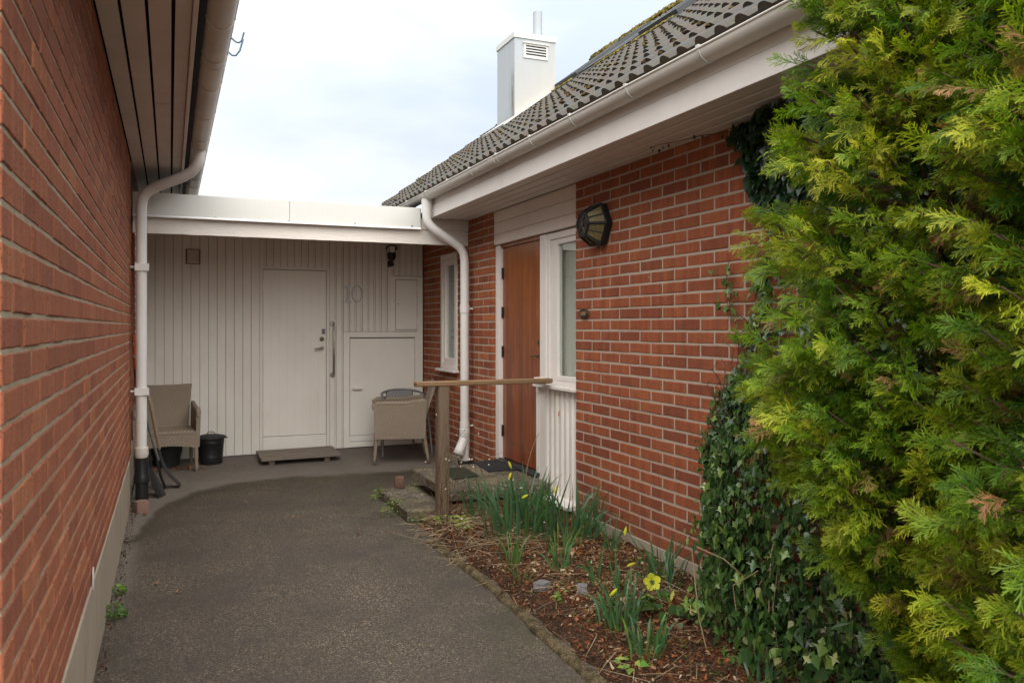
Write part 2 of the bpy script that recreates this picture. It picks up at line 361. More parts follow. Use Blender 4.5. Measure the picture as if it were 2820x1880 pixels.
# ------------------------------------------------------------------ mesh helpers
WL = {}      # world location of every empty / root
class MB:
    def __init__(s): s.v = []; s.f = []; s.c = []; s.cc = (0.5, 0.5, 0.0)
    def add(s, vs_, fs_):
        o = len(s.v); s.v += [tuple(v) for v in vs_]; s.f += [tuple(i + o for i in f) for f in fs_]; s.c += [s.cc] * len(vs_); return s
    def box(s, x0, x1, y0, y1, z0, z1, ch=0.0):
        if ch <= 0:
            return s.add([(x, y, z) for z in (z0, z1) for y in (y0, y1) for x in (x0, x1)],
                         [(0, 2, 3, 1), (4, 5, 7, 6), (0, 1, 5, 4), (2, 6, 7, 3), (0, 4, 6, 2), (1, 3, 7, 5)])
        # chamfered box as convex polyhedron
        import itertools
        X, Y, Z = (x0, x1), (y0, y1), (z0, z1); sg = (1, -1); vs_ = []; idx = {}
        for i, j, k in itertools.product((0, 1), repeat=3):
            cx, cy, cz = X[i], Y[j], Z[k]; dx, dy, dz = sg[i] * ch, sg[j] * ch, sg[k] * ch
            idx[i, j, k, 0] = len(vs_); vs_.append((cx, cy + dy, cz + dz))
            idx[i, j, k, 1] = len(vs_); vs_.append((cx + dx, cy, cz + dz))
            idx[i, j, k, 2] = len(vs_); vs_.append((cx + dx, cy + dy, cz))
        q = lambda L: [idx[a] for a in L]; fs_ = []
        for a in (0, 1):
            fs_.append(q([(a, 0, 0, 0), (a, 1, 0, 0), (a, 1, 1, 0), (a, 0, 1, 0)][::(-1 if a == 0 else 1)]))
            fs_.append(q([(0, a, 0, 1), (0, a, 1, 1), (1, a, 1, 1), (1, a, 0, 1)][::(-1 if a == 0 else 1)]))
            fs_.append(q([(0, 0, a, 2), (1, 0, a, 2), (1, 1, a, 2), (0, 1, a, 2)][::(-1 if a == 0 else 1)]))
        for a in (0, 1):
            for b in (0, 1):
                fl = (a == b)
                e = q([(a, b, 0, 0), (a, b, 1, 0), (a, b, 1, 1), (a, b, 0, 1)]); fs_.append(e if not fl else e[::-1])
                e = q([(a, 0, b, 0), (a, 1, b, 0), (a, 1, b, 2), (a, 0, b, 2)]); fs_.append(e if fl else e[::-1])
                e = q([(0, a, b, 1), (1, a, b, 1), (1, a, b, 2), (0, a, b, 2)]); fs_.append(e if not fl else e[::-1])
        for i, j, k in itertools.product((0, 1), repeat=3):
            e = [idx[i, j, k, 0], idx[i, j, k, 1], idx[i, j, k, 2]]; fs_.append(e if (i + j + k) % 2 else e[::-1])
        return s.add(vs_, fs_)
    def prism(s, poly, axis, a, b):
        """poly: 2-D points in the other two axes (in xyz order), extruded from a to b along axis"""
        def P(p, t):
            return {'x': (t, p[0], p[1]), 'y': (p[0], t, p[1]), 'z': (p[0], p[1], t)}[axis]
        n = len(poly)
        return s.add([P(p, a) for p in poly] + [P(p, b) for p in poly],
                     [tuple(range(n))[::-1], tuple(range(n, 2 * n))] + [(i, (i + 1) % n, n + (i + 1) % n, n + i) for i in range(n)])
    def tube(s, pts, r, n=8, caps=True):
        pts = [Vector(p) for p in pts]; rr = r if isinstance(r, (list, tuple)) else [r] * len(pts)
        vs_ = []; up = None
        for i, p in enumerate(pts):
            d = (pts[min(i + 1, len(pts) - 1)] - pts[max(i - 1, 0)]).normalized()
            if up is None: up = d.orthogonal().normalized()
            up = (up - d * up.dot(d))
            up = up.normalized() if up.length > 1e-6 else d.orthogonal().normalized()
            si = d.cross(up)
            for k in range(n):
                a = 2 * math.pi * k / n; vs_.append(p + (up * math.cos(a) + si * math.sin(a)) * rr[i])
        fs_ = [(i * n + k, i * n + (k + 1) % n, (i + 1) * n + (k + 1) % n, (i + 1) * n + k) for i in range(len(pts) - 1) for k in range(n)]
        if caps: fs_ += [tuple(range(n))[::-1], tuple(range((len(pts) - 1) * n, len(pts) * n))]
        return s.add(vs_, fs_)
    def lathe(s, prof, c=(0, 0), n=20, caps=True):
        vs_ = [(c[0] + r * math.cos(2 * math.pi * k / n), c[1] + r * math.sin(2 * math.pi * k / n), z) for r, z in prof for k in range(n)]
        fs_ = [(i * n + k, i * n + (k + 1) % n, (i + 1) * n + (k + 1) % n, (i + 1) * n + k) for i in range(len(prof) - 1) for k in range(n)]
        if caps: fs_ += [tuple(range(n))[::-1], tuple(range((len(prof) - 1) * n, len(prof) * n))]
        return s.add(vs_, fs_)
    def xform(s, mat, start=0):
        for i in range(start, len(s.v)): s.v[i] = tuple(mat @ Vector(s.v[i]))
        return s
    def mesh(s, name, m, smooth=None, origin=(0, 0, 0)):
        me = bpy.data.meshes.new(name)
        v = np.array(s.v, dtype=np.float32) - np.array(origin, dtype=np.float32)
        me.from_pydata(v.tolist(), [], s.f); me.update()
        if any(c != (0.5, 0.5, 0.0) for c in s.c):
            ca = me.color_attributes.new('Col', 'FLOAT_COLOR', 'POINT')
            ca.data.foreach_set('color', np.array([(*c, 1) for c in s.c], dtype=np.float32).ravel())
        if smooth is not None:
            me.shade_smooth()
            me.set_sharp_from_angle(angle=R(smooth))
        me.materials.append(M[m] if isinstance(m, str) else m)
        return me
    def build(s, name, m, parent=None, smooth=None):
        org = WL[parent.name] if parent else (0, 0, 0)
        o = bpy.data.objects.new(name, s.mesh(name, m, smooth, org)); COL.objects.link(o)
        if parent: o.parent = parent
        WL[o.name] = org
        return o
def empty(name, label, cat, loc=(0, 0, 0), group=None):
    o = bpy.data.objects.new(name, None); COL.objects.link(o); o.location = loc; o.empty_display_size = .1
    WL[o.name] = tuple(loc); tagit(o, label, cat, group); return o
def tagit(o, label, cat, group=None, kind=None):
    if label: o['label'] = label
    if cat: o['category'] = cat
    if group: o['group'] = group
    if kind: o['kind'] = kind
    return o
def big_mesh(name, V, F, m, colors=None, parent=None, kind=None):
    """V (n,3) numpy, F (m,4) numpy quads"""
    org = WL[parent.name] if parent else (0, 0, 0)
    V = (V - np.array(org)).astype(np.float32)
    me = bpy.data.meshes.new(name); k = F.shape[1]
    me.vertices.add(len(V)); me.vertices.foreach_set('co', V.ravel())
    me.loops.add(F.size); me.loops.foreach_set('vertex_index', F.astype(np.int32).ravel())
    me.polygons.add(len(F)); me.polygons.foreach_set('loop_start', np.arange(0, F.size, k, dtype=np.int32))
    me.update(calc_edges=True)
    if colors is not None:
        ca = me.color_attributes.new('Col', 'FLOAT_COLOR', 'POINT')
        C = np.ones((len(V), 4), dtype=np.float32); C[:, :3] = colors
        ca.data.foreach_set('color', C.ravel())
    me.materials.append(M[m]); o = bpy.data.objects.new(name, me); COL.objects.link(o)
    if parent: o.parent = parent
    if kind: o['kind'] = kind
    WL[o.name] = org
    return o
def copy_part(src, parent, loc, rot=None):
    c = bpy.data.objects.new(src.name.split('.')[0], src.data); COL.objects.link(c); c.parent = parent; c.location = loc
    if rot: c.rotation_euler = rot
    return c
def fbm(x, y, z, o=4): return mnoise.fractal(Vector((x, y, z)), 1.0, 2.0, o)

def gz(x, y):      # height of the paved ground
    t = [(-5, -.03), (2, -.012), (5, .02), (7.7, .035), (8.5, .06), (9.5, .105), (12, .11)]
    y_ = max(-5, min(12, y))
    for (a, za), (b, zb) in zip(t, t[1:]):
        if y_ <= b: z = za + (zb - za) * (y_ - a) / (b - a); break
    return z + .010 * max(0, x) * max(0, min(1, (y - 6) / 3))

# ------------------------------------------------------------------ ground, driveway, bed
def grid_sheet(name, x0, x1, y0, y1, st, zf, m, cf=None, kind='structure', jit=None):
    nx = max(2, int((x1 - x0) / st)); ny = max(2, int((y1 - y0) / st))
    V = []; Cc = []
    for j in range(ny + 1):
        for i in range(nx + 1):
            x = x0 + (x1 - x0) * i / nx; y = y0 + (y1 - y0) * j / ny
            if jit: x, y = jit(x, y, i, j, nx, ny)
            V.append((x, y, zf(x, y)))
            if cf: Cc.append(cf(x, y))
    F = [(j * (nx + 1) + i, j * (nx + 1) + i + 1, (j + 1) * (nx + 1) + i + 1, (j + 1) * (nx + 1) + i) for j in range(ny) for i in range(nx)]
    o = big_mesh(name, np.array(V), np.array(F), m, np.array(Cc) if cf else None)
    for p in o.data.polygons: pass
    o.data.shade_smooth(); o['kind'] = kind
    return o

g = MB().add([(-300, -300, -.09), (300, -300, -.09), (300, 300, -.09), (-300, 300, -.09)], [(0, 1, 2, 3)]).build('ground', 'groundfar')
g['kind'] = 'structure'
WET = [(-.5, 6.1), (-.256, 6.37), (-.12, 7.2), (-.035, 7.53), (.219, 7.95), (.659, 8.22), (1.1, 8.24), (1.438, 8.2), (2.223, 8.16), (3, 8.1)]
def wet_y(x):
    for (a, ya), (b, yb) in zip(WET, WET[1:]):
        if x <= b: return ya + (yb - ya) * (x - a) / (b - a)
    return 8.1
def asphalt_col(x, y):
    n = .06 * fbm(x * 5, y * 5, 0, 3)
    d = wet_y(x) - y + n
    wet = 1 / (1 + math.exp(-d / .022))
    if x < -.15 and y < 6.3: wet = min(wet, 1 / (1 + math.exp(-(x + .22 + .05 * fbm(x, y * 3, 3, 3) + max(0, 5.2 - y) * .2) / .02)))
    moss = max(0, 1 - abs(d - .12) / .22) * .5 * max(0, min(1, (x - .1) / 1.0))
    moss += max(0, 1 - abs(x - 1.62) / .38) * (.95 if y < 4.7 else .35) * max(0, min(1, .6 + 1.6 * fbm(x * 2, y * 2, 9, 3)))
    moss += .55 * max(0, fbm(x * 2.3, y * 2.3, 4, 3)) * max(0, 1 - abs(y - 7.0) / 1.4)
    moss += .25 * max(0, fbm(x * 1.1, y * 1.1, 14, 3))
    return (wet, max(0, min(1, moss)), max(0, min(1, math.exp(-max(0, d) / 1.1))))
grid_sheet('driveway', -.306, 2.80, -3.5, 9.6, .04, lambda x, y: gz(x, y) + .004 * fbm(x * 1.3, y * 1.3, 5, 3), 'asphalt', asphalt_col)

def edge_x(y): return 1.70 + .018 * math.sin(y * 1.7 + .4) + .012 * fbm(y * 2, 1.3, 0, 3)
def soil_z(x, y):
    ex = edge_x(y)
    z = gz(x, y) + .03 + .055 * max(0, min(1, (x - ex) / .5)) + .030 * fbm(x * 3, y * 3, 1, 4) + .012 * fbm(x * 14, y * 14, 7, 3)
    z -= .045 * max(0, min(1, (.11 - (x - ex)) / .06))
    return z
def soil_j(x, y, i, j, nx, ny):
    return (edge_x(y) - .01 + (x - 1.70) * ((2.80 - edge_x(y) + .01) / 1.10), y)
bed = grid_sheet('soil', 1.70, 2.80, -3.0, 6.05, .03, soil_z, 'soil', None, 'structure', soil_j)

# crumbling concrete kerb strip along the bed
kv = MB()
ys = [(-3 + 8.55 * i / 260) for i in range(261)]
rings = []
for y in ys:
    x = edge_x(y); z = gz(x, y); ring = []
    for k, (dx, dz) in enumerate([(-.030, -.02), (-.031, .010), (-.020, .022), (0.0, .029), (.018, .027), (.034, -.02)]):
        a = .012 * fbm(y * 9, k * 1.7, 2, 4)
        ring.append((x + dx + a, y, z + dz * (1 + .7 * fbm(y * 6, k, 8, 4)) + .008 * fbm(y * 25, k * 2, 3, 2)))
    rings.append(ring)
vv = [p for r_ in rings for p in r_]; n6 = 6
kv.add(vv, [(i * n6 + k, (i + 1) * n6 + k, (i + 1) * n6 + k + 1, i * n6 + k + 1) for i in range(len(ys) - 1) for k in range(n6 - 1)])
kerb = kv.build('kerb', 'kerbm', None, 60); kerb['kind'] = 'structure'

# ------------------------------------------------------------------ bricks
BL, BH, JT, PIT = .2485, .0618, .0135, .0750
def brick_verts(L, H, seed, jit, depth=.05):
    """front at y=0 facing -y, x 0..L, z 0..H : 34 triangles"""
    r = random.Random(seed); c = .004
    n = 5
    out = []
    for i in range(n): out.append((L * i / (n - 1), 0))
    out.append((L, H * .5))
    for i in range(n): out.append((L * (1 - i / (n - 1)), H))
    out.append((0, H * .5))
    ring0 = []; ring1 = []; ring2 = []
    for (x, z) in out:
        jx, jz = r.uniform(-jit, jit), r.uniform(-jit, jit)
        x += jx * .6; z += jz
        ix = x + (c if x < L * .3 else -c if x > L * .7 else 0); iz = z + (c if z < H * .3 else -c if z > H * .7 else 0)
        ring0.append((ix, r.uniform(-jit, jit) * .5, iz)); ring1.append((x, c * .8, z)); ring2.append((x, depth, z))
    m = len(out); vs_ = ring0 + ring1 + ring2
    fs_ = [tuple(range(m))]
    for i in range(m):
        j = (i + 1) % m
        fs_.append((m + i, m + j, j, i)); fs_.append((2 * m + i, 2 * m + j, m + j, m + i))
    return vs_, fs_

class BrickSet:
    def __init__(s, matname, root, jit, nvar=14):
        s.m = matname; s.root = root; s.jit = jit; s.stuff = MB(); s.count = 0; s.cache = {}; s.nvar = nvar
    def get(s, L, H):
        v = rng.randrange(s.nvar); key = (round(L, 3), round(H, 3), v)
        if key not in s.cache:
            mb = MB(); mb.cc = (rng.random(), rng.random(), 0.01)
            vs_, fs_ = brick_verts(L, H, v * 31 + 5, s.jit); mb.add(vs_, fs_)
            s.cache[key] = mb.mesh('brick', s.m)
        return s.cache[key]
    def place(s, loc, ang, L, H, single):
        off = rng.uniform(-.0016, .0016)
        n = Vector((math.sin(ang), -math.cos(ang), 0)) * off
        if single:
            o = bpy.data.objects.new('brick', s.get(L, H)); COL.objects.link(o); o.parent = s.root
            o.location = Vector(loc) + n - Vector(WL[s.root.name]); o.rotation_euler = (0, 0, ang); s.count += 1
        else:
            st = len(s.stuff.v); s.stuff.cc = (rng.random(), rng.random(), 0.01)
            vs_, fs_ = brick_verts(L, H, rng.randrange(9999), s.jit); s.stuff.add(vs_, fs_)
            s.stuff.xform(Matrix.Translation(Vector(loc) + n) @ Matrix.Rotation(ang, 4, 'Z'), st)
    def finish(s):
        if s.stuff.v:
            o = s.stuff.build('brickwork', s.m, s.root); o['kind'] = 'stuff'

def brick_wall(bs, origin, ang, length, z0, z1, holes=(), single=lambda t, z: False, first_full=True, endclip=True):
    """running bond along direction ang from origin (x,y); t runs 0..length"""
    d = Vector((math.cos(ang), math.sin(ang), 0)); row = 0
    z = z0
    while z < z1 - .01:
        H = min(BH + (.0032 if bs.m == 'brick_l' else 0), z1 - z)
        t = 0.0 if (row % 2 == 0) == first_full else -(BL + JT) / 2
        while t < length - .01:
            a, b = max(t, 0), min(t + BL, length)
            segs = [(a, b)]
            for (h0, h1, hz0, hz1) in holes:
                if z + H > hz0 + .01 and z < hz1 - .01:
                    ns = []
                    for (p, q) in segs:
                        if q <= h0 or p >= h1: ns.append((p, q)); continue
                        if p < h0 - .02: ns.append((p, h0))
                        if q > h1 + .02: ns.append((h1, q))
                    segs = ns
            for (p, q) in segs:
                if q - p > .02:
                    bs.place(Vector((origin[0], origin[1], 0)) + d * p + Vector((0, 0, z)), ang, q - p, H, single(p, z))
            t += BL + JT
        z += PIT; row += 1

# ================================================================== LEFT HOUSE
LX = -.308; SZ = EYE + 1.40
lh = empty('brick_house', 'left brick house wall with streaked red bricks, beige plinth and overhanging boarded eave', 'house', (LX, 1.9, 0), 'brick houses either side of the driveway')
bsl = BrickSet('brick_l', lh, .0013)
zb = EYE - 1.095
brick_wall(bsl, (LX, 1.9), R(90), 5.86, zb, EYE + 1.40, single=lambda t, z: t < 2.75)
brick_wall(bsl, (-3.5, 1.9), R(0), 3.5 + LX - .015, zb, 3.9)          # end face round the corner
brick_wall(bsl, (LX - .035, 7.775), R(90), 2.0, zb, EYE + 1.40)
bsl.finish()
MB().box(-3.5, LX - .0035, 1.908, 7.76, .40, 2.95).box(-3.5, LX - .041, 7.76, 9.8, .40, 2.99).box(-.40, -.300, 7.76, 12.5, SZ + .001, SZ + .02).build('mortar', 'mortar_l', lh)
mb = MB().box(-3.52, LX + .004, 1.885, 7.775, -.12, zb - .006, .004).box(-3.5, LX - .02, 7.775, 9.8, -.12, zb - .006)
mb.build('plinth', 'plinth', lh)
# white paint dab at the foot of the bricks
mb = MB(); pts = []
for k in range(14):
    a = 2 * math.pi * k / 14; pts.append((3.93 + .026 * math.cos(a) * (1 + .5 * fbm(k, 0, 0, 2)), .455 + .05 * math.sin(a) * (1 + .4 * fbm(k, 3, 0, 2))))
mb.prism(pts, 'x', LX + .0042, LX + .0072); mb.build('paint_splash', 'pipe_w', lh)
# eave boards
SZ = EYE + 1.40
for i, (a, b) in enumerate([(-.298, -.211), (-.197, -.102), (-.088, .006), (.022, .090)]):
    cuts = {0: [1.0, 6.9, 12.5], 1: [1.0, 5.1, 12.5], 2: [1.0, 5.6, 12.5], 3: [1.0, 3.15 + 1.9, 12.5]}[i]
    for c0, c1 in zip(cuts, cuts[1:]):
        MB().box(a, b, c0 + .002, c1 - .002, SZ + rng.uniform(0, .002), SZ + .02, .0015).build('soffit_board', 'soffit', lh)
MB().box(-.40, .09, 1.0, 12.5, SZ + .045, SZ + .06).build('eave_shade_sheet', 'black', lh)  # black sheet, painted shade seen through the soffit board gaps
MB().box(.0925, .115, .9, 12.5, SZ - .022, SZ + .17, .002).build('fascia_board', 'soffit', lh)
def gutter(root, cx, cz, r, y0, y1, side, m, brackets, joints, mbk, th=.003):
    """half round; side=-1: outer rim towards -x"""
    mb = MB(); prof = [(cx + (r) * math.cos(a), cz + r * math.sin(a)) for a in [math.pi + math.pi * k / 12 for k in range(13)]]
    inner = [(cx + (r - th) * math.cos(a), cz + (r - th) * math.sin(a)) for a in [math.pi + math.pi * k / 12 for k in range(13)]]
    loop = prof + inner[::-1]
    mb.prism(loop, 'y', y0, y1)
    ox = cx + side * r
    mb.tube([(ox, y0, cz), (ox, y1, cz)], .0065, 8)
    g_ = mb.build('gutter', m, root, 40)
    for y in brackets:
        b = MB(); rr = r + .004
        loop = [(cx + rr * math.cos(a), cz + rr * math.sin(a)) for a in [math.pi + math.pi * k / 12 for k in range(13)]]
        loop2 = [(cx + (rr - .004) * math.cos(a), cz + (rr - .004) * math.sin(a)) for a in [math.pi + math.pi * k / 12 for k in range(13)]]
        b.prism(loop + loop2[::-1], 'y', y - .009, y + .009)
        b.box(ox - .008, ox + .008, y - .011, y + .011, cz - .004, cz + .014)
        b.build('gutter_bracket', mbk, g_, 40)
    for y in joints:
        b = MB(); rr = r + .003
        loop = [(cx + rr * math.cos(a), cz + rr * math.sin(a)) for a in [math.pi + math.pi * k / 12 for k in range(13)]]
        loop2 = [(cx + (rr - .003) * math.cos(a), cz + (rr - .003) * math.sin(a)) for a in [math.pi + math.pi * k / 12 for k in range(13)]]
        b.prism(loop + loop2[::-1], 'y', y - .055, y + .055)
        b.build('gutter_joint', m, g_, 40)
    return g_
gutter(lh, .225, SZ + .10, .064, .9, 12.5, 1, 'gutter_l', [1.5, 2.2, 2.9, 3.6, 4.21, 4.76, 5.33, 6.09, 6.82, 7.5, 8.16, 8.63, 9.13], [4.93, 7.2], 'gutter_l')
# left roof: eave row of tiles and the slope above it
def roof_z_l(x): return SZ + .145 + (.16 - x) * .733
MB().add([(.22, .8, roof_z_l(.22)), (.22, 12.6, roof_z_l(.22)), (-3.3, 12.6, roof_z_l(-3.3)), (-3.3, .8, roof_z_l(-3.3)),
          (.22, .8, roof_z_l(.22) - .03), (.22, 12.6, roof_z_l(.22) - .03), (-3.3, 12.6, roof_z_l(-3.3) - .03), (-3.3, .8, roof_z_l(-3.3) - .03)],
         [(0, 1, 2, 3), (7, 6, 5, 4), (0, 4, 5, 1), (1, 5, 6, 2), (2, 6, 7, 3), (3, 7, 4, 0)]).build('roof', 'tile', lh)
# downpipe left
pp = [(.225, 7.2, SZ + .045), (.222, 7.2, SZ - .03), (.205, 7.22, SZ - .075), (.16, 7.27, SZ - .125), (.10, 7.31, SZ - .160), (-.10, 7.43, SZ - .235), (-.17, 7.465, SZ - .275), (-.207, 7.478, SZ - .325), (-.22, 7.48, SZ - .40), (-.22, 7.48, .53)]
dp = MB().tube(pp, [.046] + [.0435] * 9, 18).build('downpipe', 'pipe_w', lh, 40)
for y in (2.025, .996):
    MB().lathe([(.048, y - .032), (.048, y + .032)], (-.22, 7.48), 18).box(-.268, -.16, 7.428, 7.44, y - .03, y + .03).build('pipe_clip', 'pipe_w', dp, 40)
    MB().tube([(-.30, 7.47, y), (-.255, 7.47, y)], .010, 8).build('clip_stem', 'pipe_w', dp, 40)
for k, z in enumerate((2.69,)):
    pass
MB().lathe([(.0445, .735), (.0445, .742)], (-.22, 7.48), 18).build('pipe_seam', 'gutter', dp, 40)
MB().lathe([(.047, .535), (.053, .53), (.055, .47), (.040, .435)], (-.218, 7.48), 18).build('pipe_collar', 'gutter', dp, 40)
bpipe = MB().lathe([(.050, -.05), (.051, .235), (.060, .24), (.062, .285), (.056, .30), (.053, .31), (.053, .445), (.03, .45)], (-.215, 7.485), 18).build('drain_pipe', 'blackmetal', lh, 40)
# wire anchor hook on the eave
tk = MB()
tk.tube([(.27, 4.88, 3.19), (.321, 4.9, 3.164), (.345, 4.9, 3.145), (.362, 4.9, 3.143), (.376, 4.9, 3.157), (.389, 4.9, 3.205)], .0055, 7)
tk.tube([(.27, 4.9, 3.11), (.303, 4.9, 3.084), (.325, 4.9, 3.066), (.345, 4.9, 3.068), (.366, 4.9, 3.098), (.384, 4.9, 3.165)], .0055, 7)
MAT_HOOK = mat_plain('blue_grey_steel', (.10, .15, .20), .5, .4, .2, 30, 0); M['hooksteel'] = MAT_HOOK
tk.build('cable_hook', 'hooksteel', lh, 40)

# ================================================================== RIGHT HOUSE
RX = 2.81
rh = empty('brick_house', 'right brick house with grey tiled roof, teak front door and white metal chimney', 'house', (RX, 5.5, 0), 'brick houses either side of the driveway')
bsr = BrickSet('brick_r', rh, .0012)
z0 = EYE - 1.368; SR = EYE + 1.08
brick_wall(bsr, (RX, 5.5), R(-90), 6.8, z0, SR, single=lambda t, z: t < 2.15)
brick_wall(bsr, (RX, 9.56), R(-90), 9.56 - 7.22, z0, SR, holes=[(9.56 - 8.79, 9.56 - 8.235, 1.06, 2.33)], single=lambda t, z: False, first_full=False)
# returns of the door opening
brick_wall(bsr, (RX + .012, 7.22), R(0), .12, z0, SR)
for i in range(33):
    pass
bsr.finish()
core = MB()
core.box(RX + .0035, 10.9, -1.3, 5.496, .10, SR + .02).box(RX + .0035, 2.99, 7.224, 8.235, .10, SR + .02).box(RX + .0035, 2.99, 8.79, 12.6, .10, SR + .02)
core.box(RX + .0035, 2.99, 8.235, 8.79, .10, 1.055).box(RX + .0035, 2.99, 8.235, 8.79, 2.335, SR + .02)
core.build('mortar', 'mortar_r', rh)
MB().box(RX - .004, 10.9, -1.3, 5.502, -.15, z0 - .005, .003).box(RX - .004, 2.99, 5.502, 12.6, -.15, z0 - .006).build('plinth', 'plinth', rh)
# room behind the glass (dark interior)
room = MB().box(4.6, 4.62, 5.5, 9.5, .1, 2.6).box(2.99, 4.6, 9.48, 9.5, .1, 2.6).box(2.99, 4.6, 5.5, 9.48, .08, .1).box(2.99, 4.6, 5.5, 9.48, 2.58, 2.6).build('interior_wall', 'room', rh)
MB().box(2.930, 2.935, 5.97, 6.10, 1.12, 2.24).build('curtain', 'blind', rh)
MB().box(2.945, 2.95, 5.50, 6.10, 1.12, 2.24).build('reflection_panel', 'reflection_grey', rh)  # added panel, its grey imitates the reflection in the sidelight pane
MB().box(2.872, 2.878, 8.30, 8.72, 1.12, 2.24).build('curtain', 'blind', rh)
# door surround
DF = 2.84
MB().box(DF, 2.90, 7.125, 7.218, .285, 2.29, .003).build('door_jamb', 'white', rh)
MB().box(DF + .004, 2.90, 6.105, 6.222, .19, 2.29, .003).build('door_jamb', 'white', rh)
MB().box(DF + .02, 2.92, 6.222, 7.125, 2.265, 2.31).build('door_head', 'teak', rh)
door = MB().box(2.875, 2.915, 6.228, 7.118, .315, 2.262, .003).build('door', 'teak', rh)
MB().box(2.8735, 2.8765, 6.235, 7.112, .475, .479).build('door_groove', 'brass', door)
for z in (2.03, 1.665, 1.30, .565):
    MB().tube([(2.868, 7.112, z - .052), (2.868, 7.112, z + .052)], .0095, 10).box(2.869, 2.876, 7.09, 7.118, z - .05, z + .05).build('hinge', 'blackmetal', door, 40)
h = MB().tube([(2.875, 6.285, 1.285), (2.835, 6.285, 1.285)], .009, 8).tube([(2.835, 6.28, 1.285), (2.832, 6.33, 1.288), (2.835, 6.39, 1.280)], .0075, 8)
h.tube([(2.876, 6.285, 1.285), (2.868, 6.285, 1.285)], .024, 14).build('handle', 'brass', door, 40)
MB().tube([(2.877, 6.285, 1.40), (2.862, 6.285, 1.40)], .026, 16).tube([(2.862, 6.285, 1.40), (2.852, 6.285, 1.40)], .013, 12).build('lock', 'brass', door, 40)
MB().tube([(2.868, 6.29, .40), (2.862, 6.285, .38), (2.862, 6.28, .345), (2.862, 6.295, .33), (2.862, 6.305, .35), (2.866, 6.30, .385)], .0042, 6).box(2.866, 2.876, 6.28, 6.31, .385, .41).build('door_hook', 'pipe_w', door, 40)
MB().box(2.80, 2.92, 6.222, 7.125, .285, .305, .002).box(2.835, 2.86, 6.222, 7.125, .305, .313).build('threshold', 'dark_frame', rh)
# sidelight window
win = MB().box(DF + .012, 2.92, 6.05, 6.105, 1.08, 2.29, .002).box(DF + .012, 2.92, 5.47, 6.05, 2.235, 2.29, .002).box(DF + .012, 2.92, 5.47, 6.05, 1.065, 1.10, .002).build('window', 'white', rh)
MB().box(DF + .022, 2.905, 5.925, 6.048, 1.102, 2.233, .003).box(DF + .022, 2.905, 5.47, 5.925, 2.19, 2.233, .003).box(DF + .022, 2.905, 5.47, 5.925, 1.102, 1.140, .003).build('window_sash', 'white', win)
MB().box(2.885, 2.889, 5.47, 5.925, 1.14, 2.19).build('pane', 'glass', win)
MB().box(2.79, 2.87, 5.505, 6.255, 1.036, 1.064, .004).build('window_sill', 'white', win)
MB().box(2.846, 2.853, 6.155, 6.170, 1.18, 1.24).build('window_catch', 'brass', win)
# corrugated sheet below the window
prof = []; y = 5.50; k = 0
while y < 6.24:
    prof += [(y, 2.862), (y + .036, 2.862), (y + .047, 2.846), (y + .076, 2.846), (y + .087, 2.862)]; y += .0905
mb = MB(); n = len(prof)
mb.add([(x, y_, z) for z in (.165, 1.04) for (y_, x) in prof], [(i, i + 1, n + i + 1, n + i) for i in range(n - 1)])
cs = mb.build('corrugated_panel', 'white', rh)
MB().box(2.863, 2.9, 5.497, 6.225, .16, 1.04).build('panel_backing', 'white', rh)
MB().box(2.842, 2.850, 6.222, 6.245, .16, 1.04).build('panel_edge', 'white', rh)
MB().prism([(2.745, .150), (2.745, .172), (2.865, .198), (2.865, .150)], 'y', 5.508, 6.16).build('base_flashing', 'white', rh)
mb = MB(); mb.tube([(2.846, 5.845, .865), (2.835, 5.835, .86), (2.828, 5.825, .845), (2.83, 5.83, .83), (2.838, 5.845, .828)], .004, 6).build('wall_hook', 'orange', rh, 40)
# boarding above the door
for a, b in ((2.298, 2.392), (2.394, 2.50), (2.502, 2.609)):
    MB().box(2.822, 2.86, 5.503, 7.216, a, b, .004).build('fascia_cladding', 'soffit', rh)
# soffit boards
for a, b in ((2.405, 2.494), (2.512, 2.599), (2.617, 2.704), (2.722, 2.809)):
    MB().box(a, b, -1.2, 7.87, SR, SR + .02, .004).build('soffit_board', 'white', rh)
MB().box(2.40, 2.82, -1.2, 7.87, SR + .022, SR + .03).build('eave_shade_sheet', 'black', rh)  # black sheet so the soffit grooves show painted shade
for c0, c1 in ((-1.2, 5.93), (5.932, 7.885)):
    MB().box(2.383, 2.403, c0, c1, SR - .004, SR + .118, .002).build('fascia_board', 'white', rh)
    MB().box(2.386, 2.403, c0, c1, SR + .120, SR + .225, .002).build('fascia_board', 'white', rh)
GC = (2.330, SR + .218)
gutter(rh, GC[0], GC[1], .060, -1.3, 12.8, -1, 'gutter', [12.0, 11.3, 10.6, 9.9, 9.2, 8.3, 7.607, 6.946, 6.361, 5.767, 5.142, 4.528, 3.856, 3.195, 2.53, 1.87, 1.2, .5], [5.88, 7.75], 'metal_w')
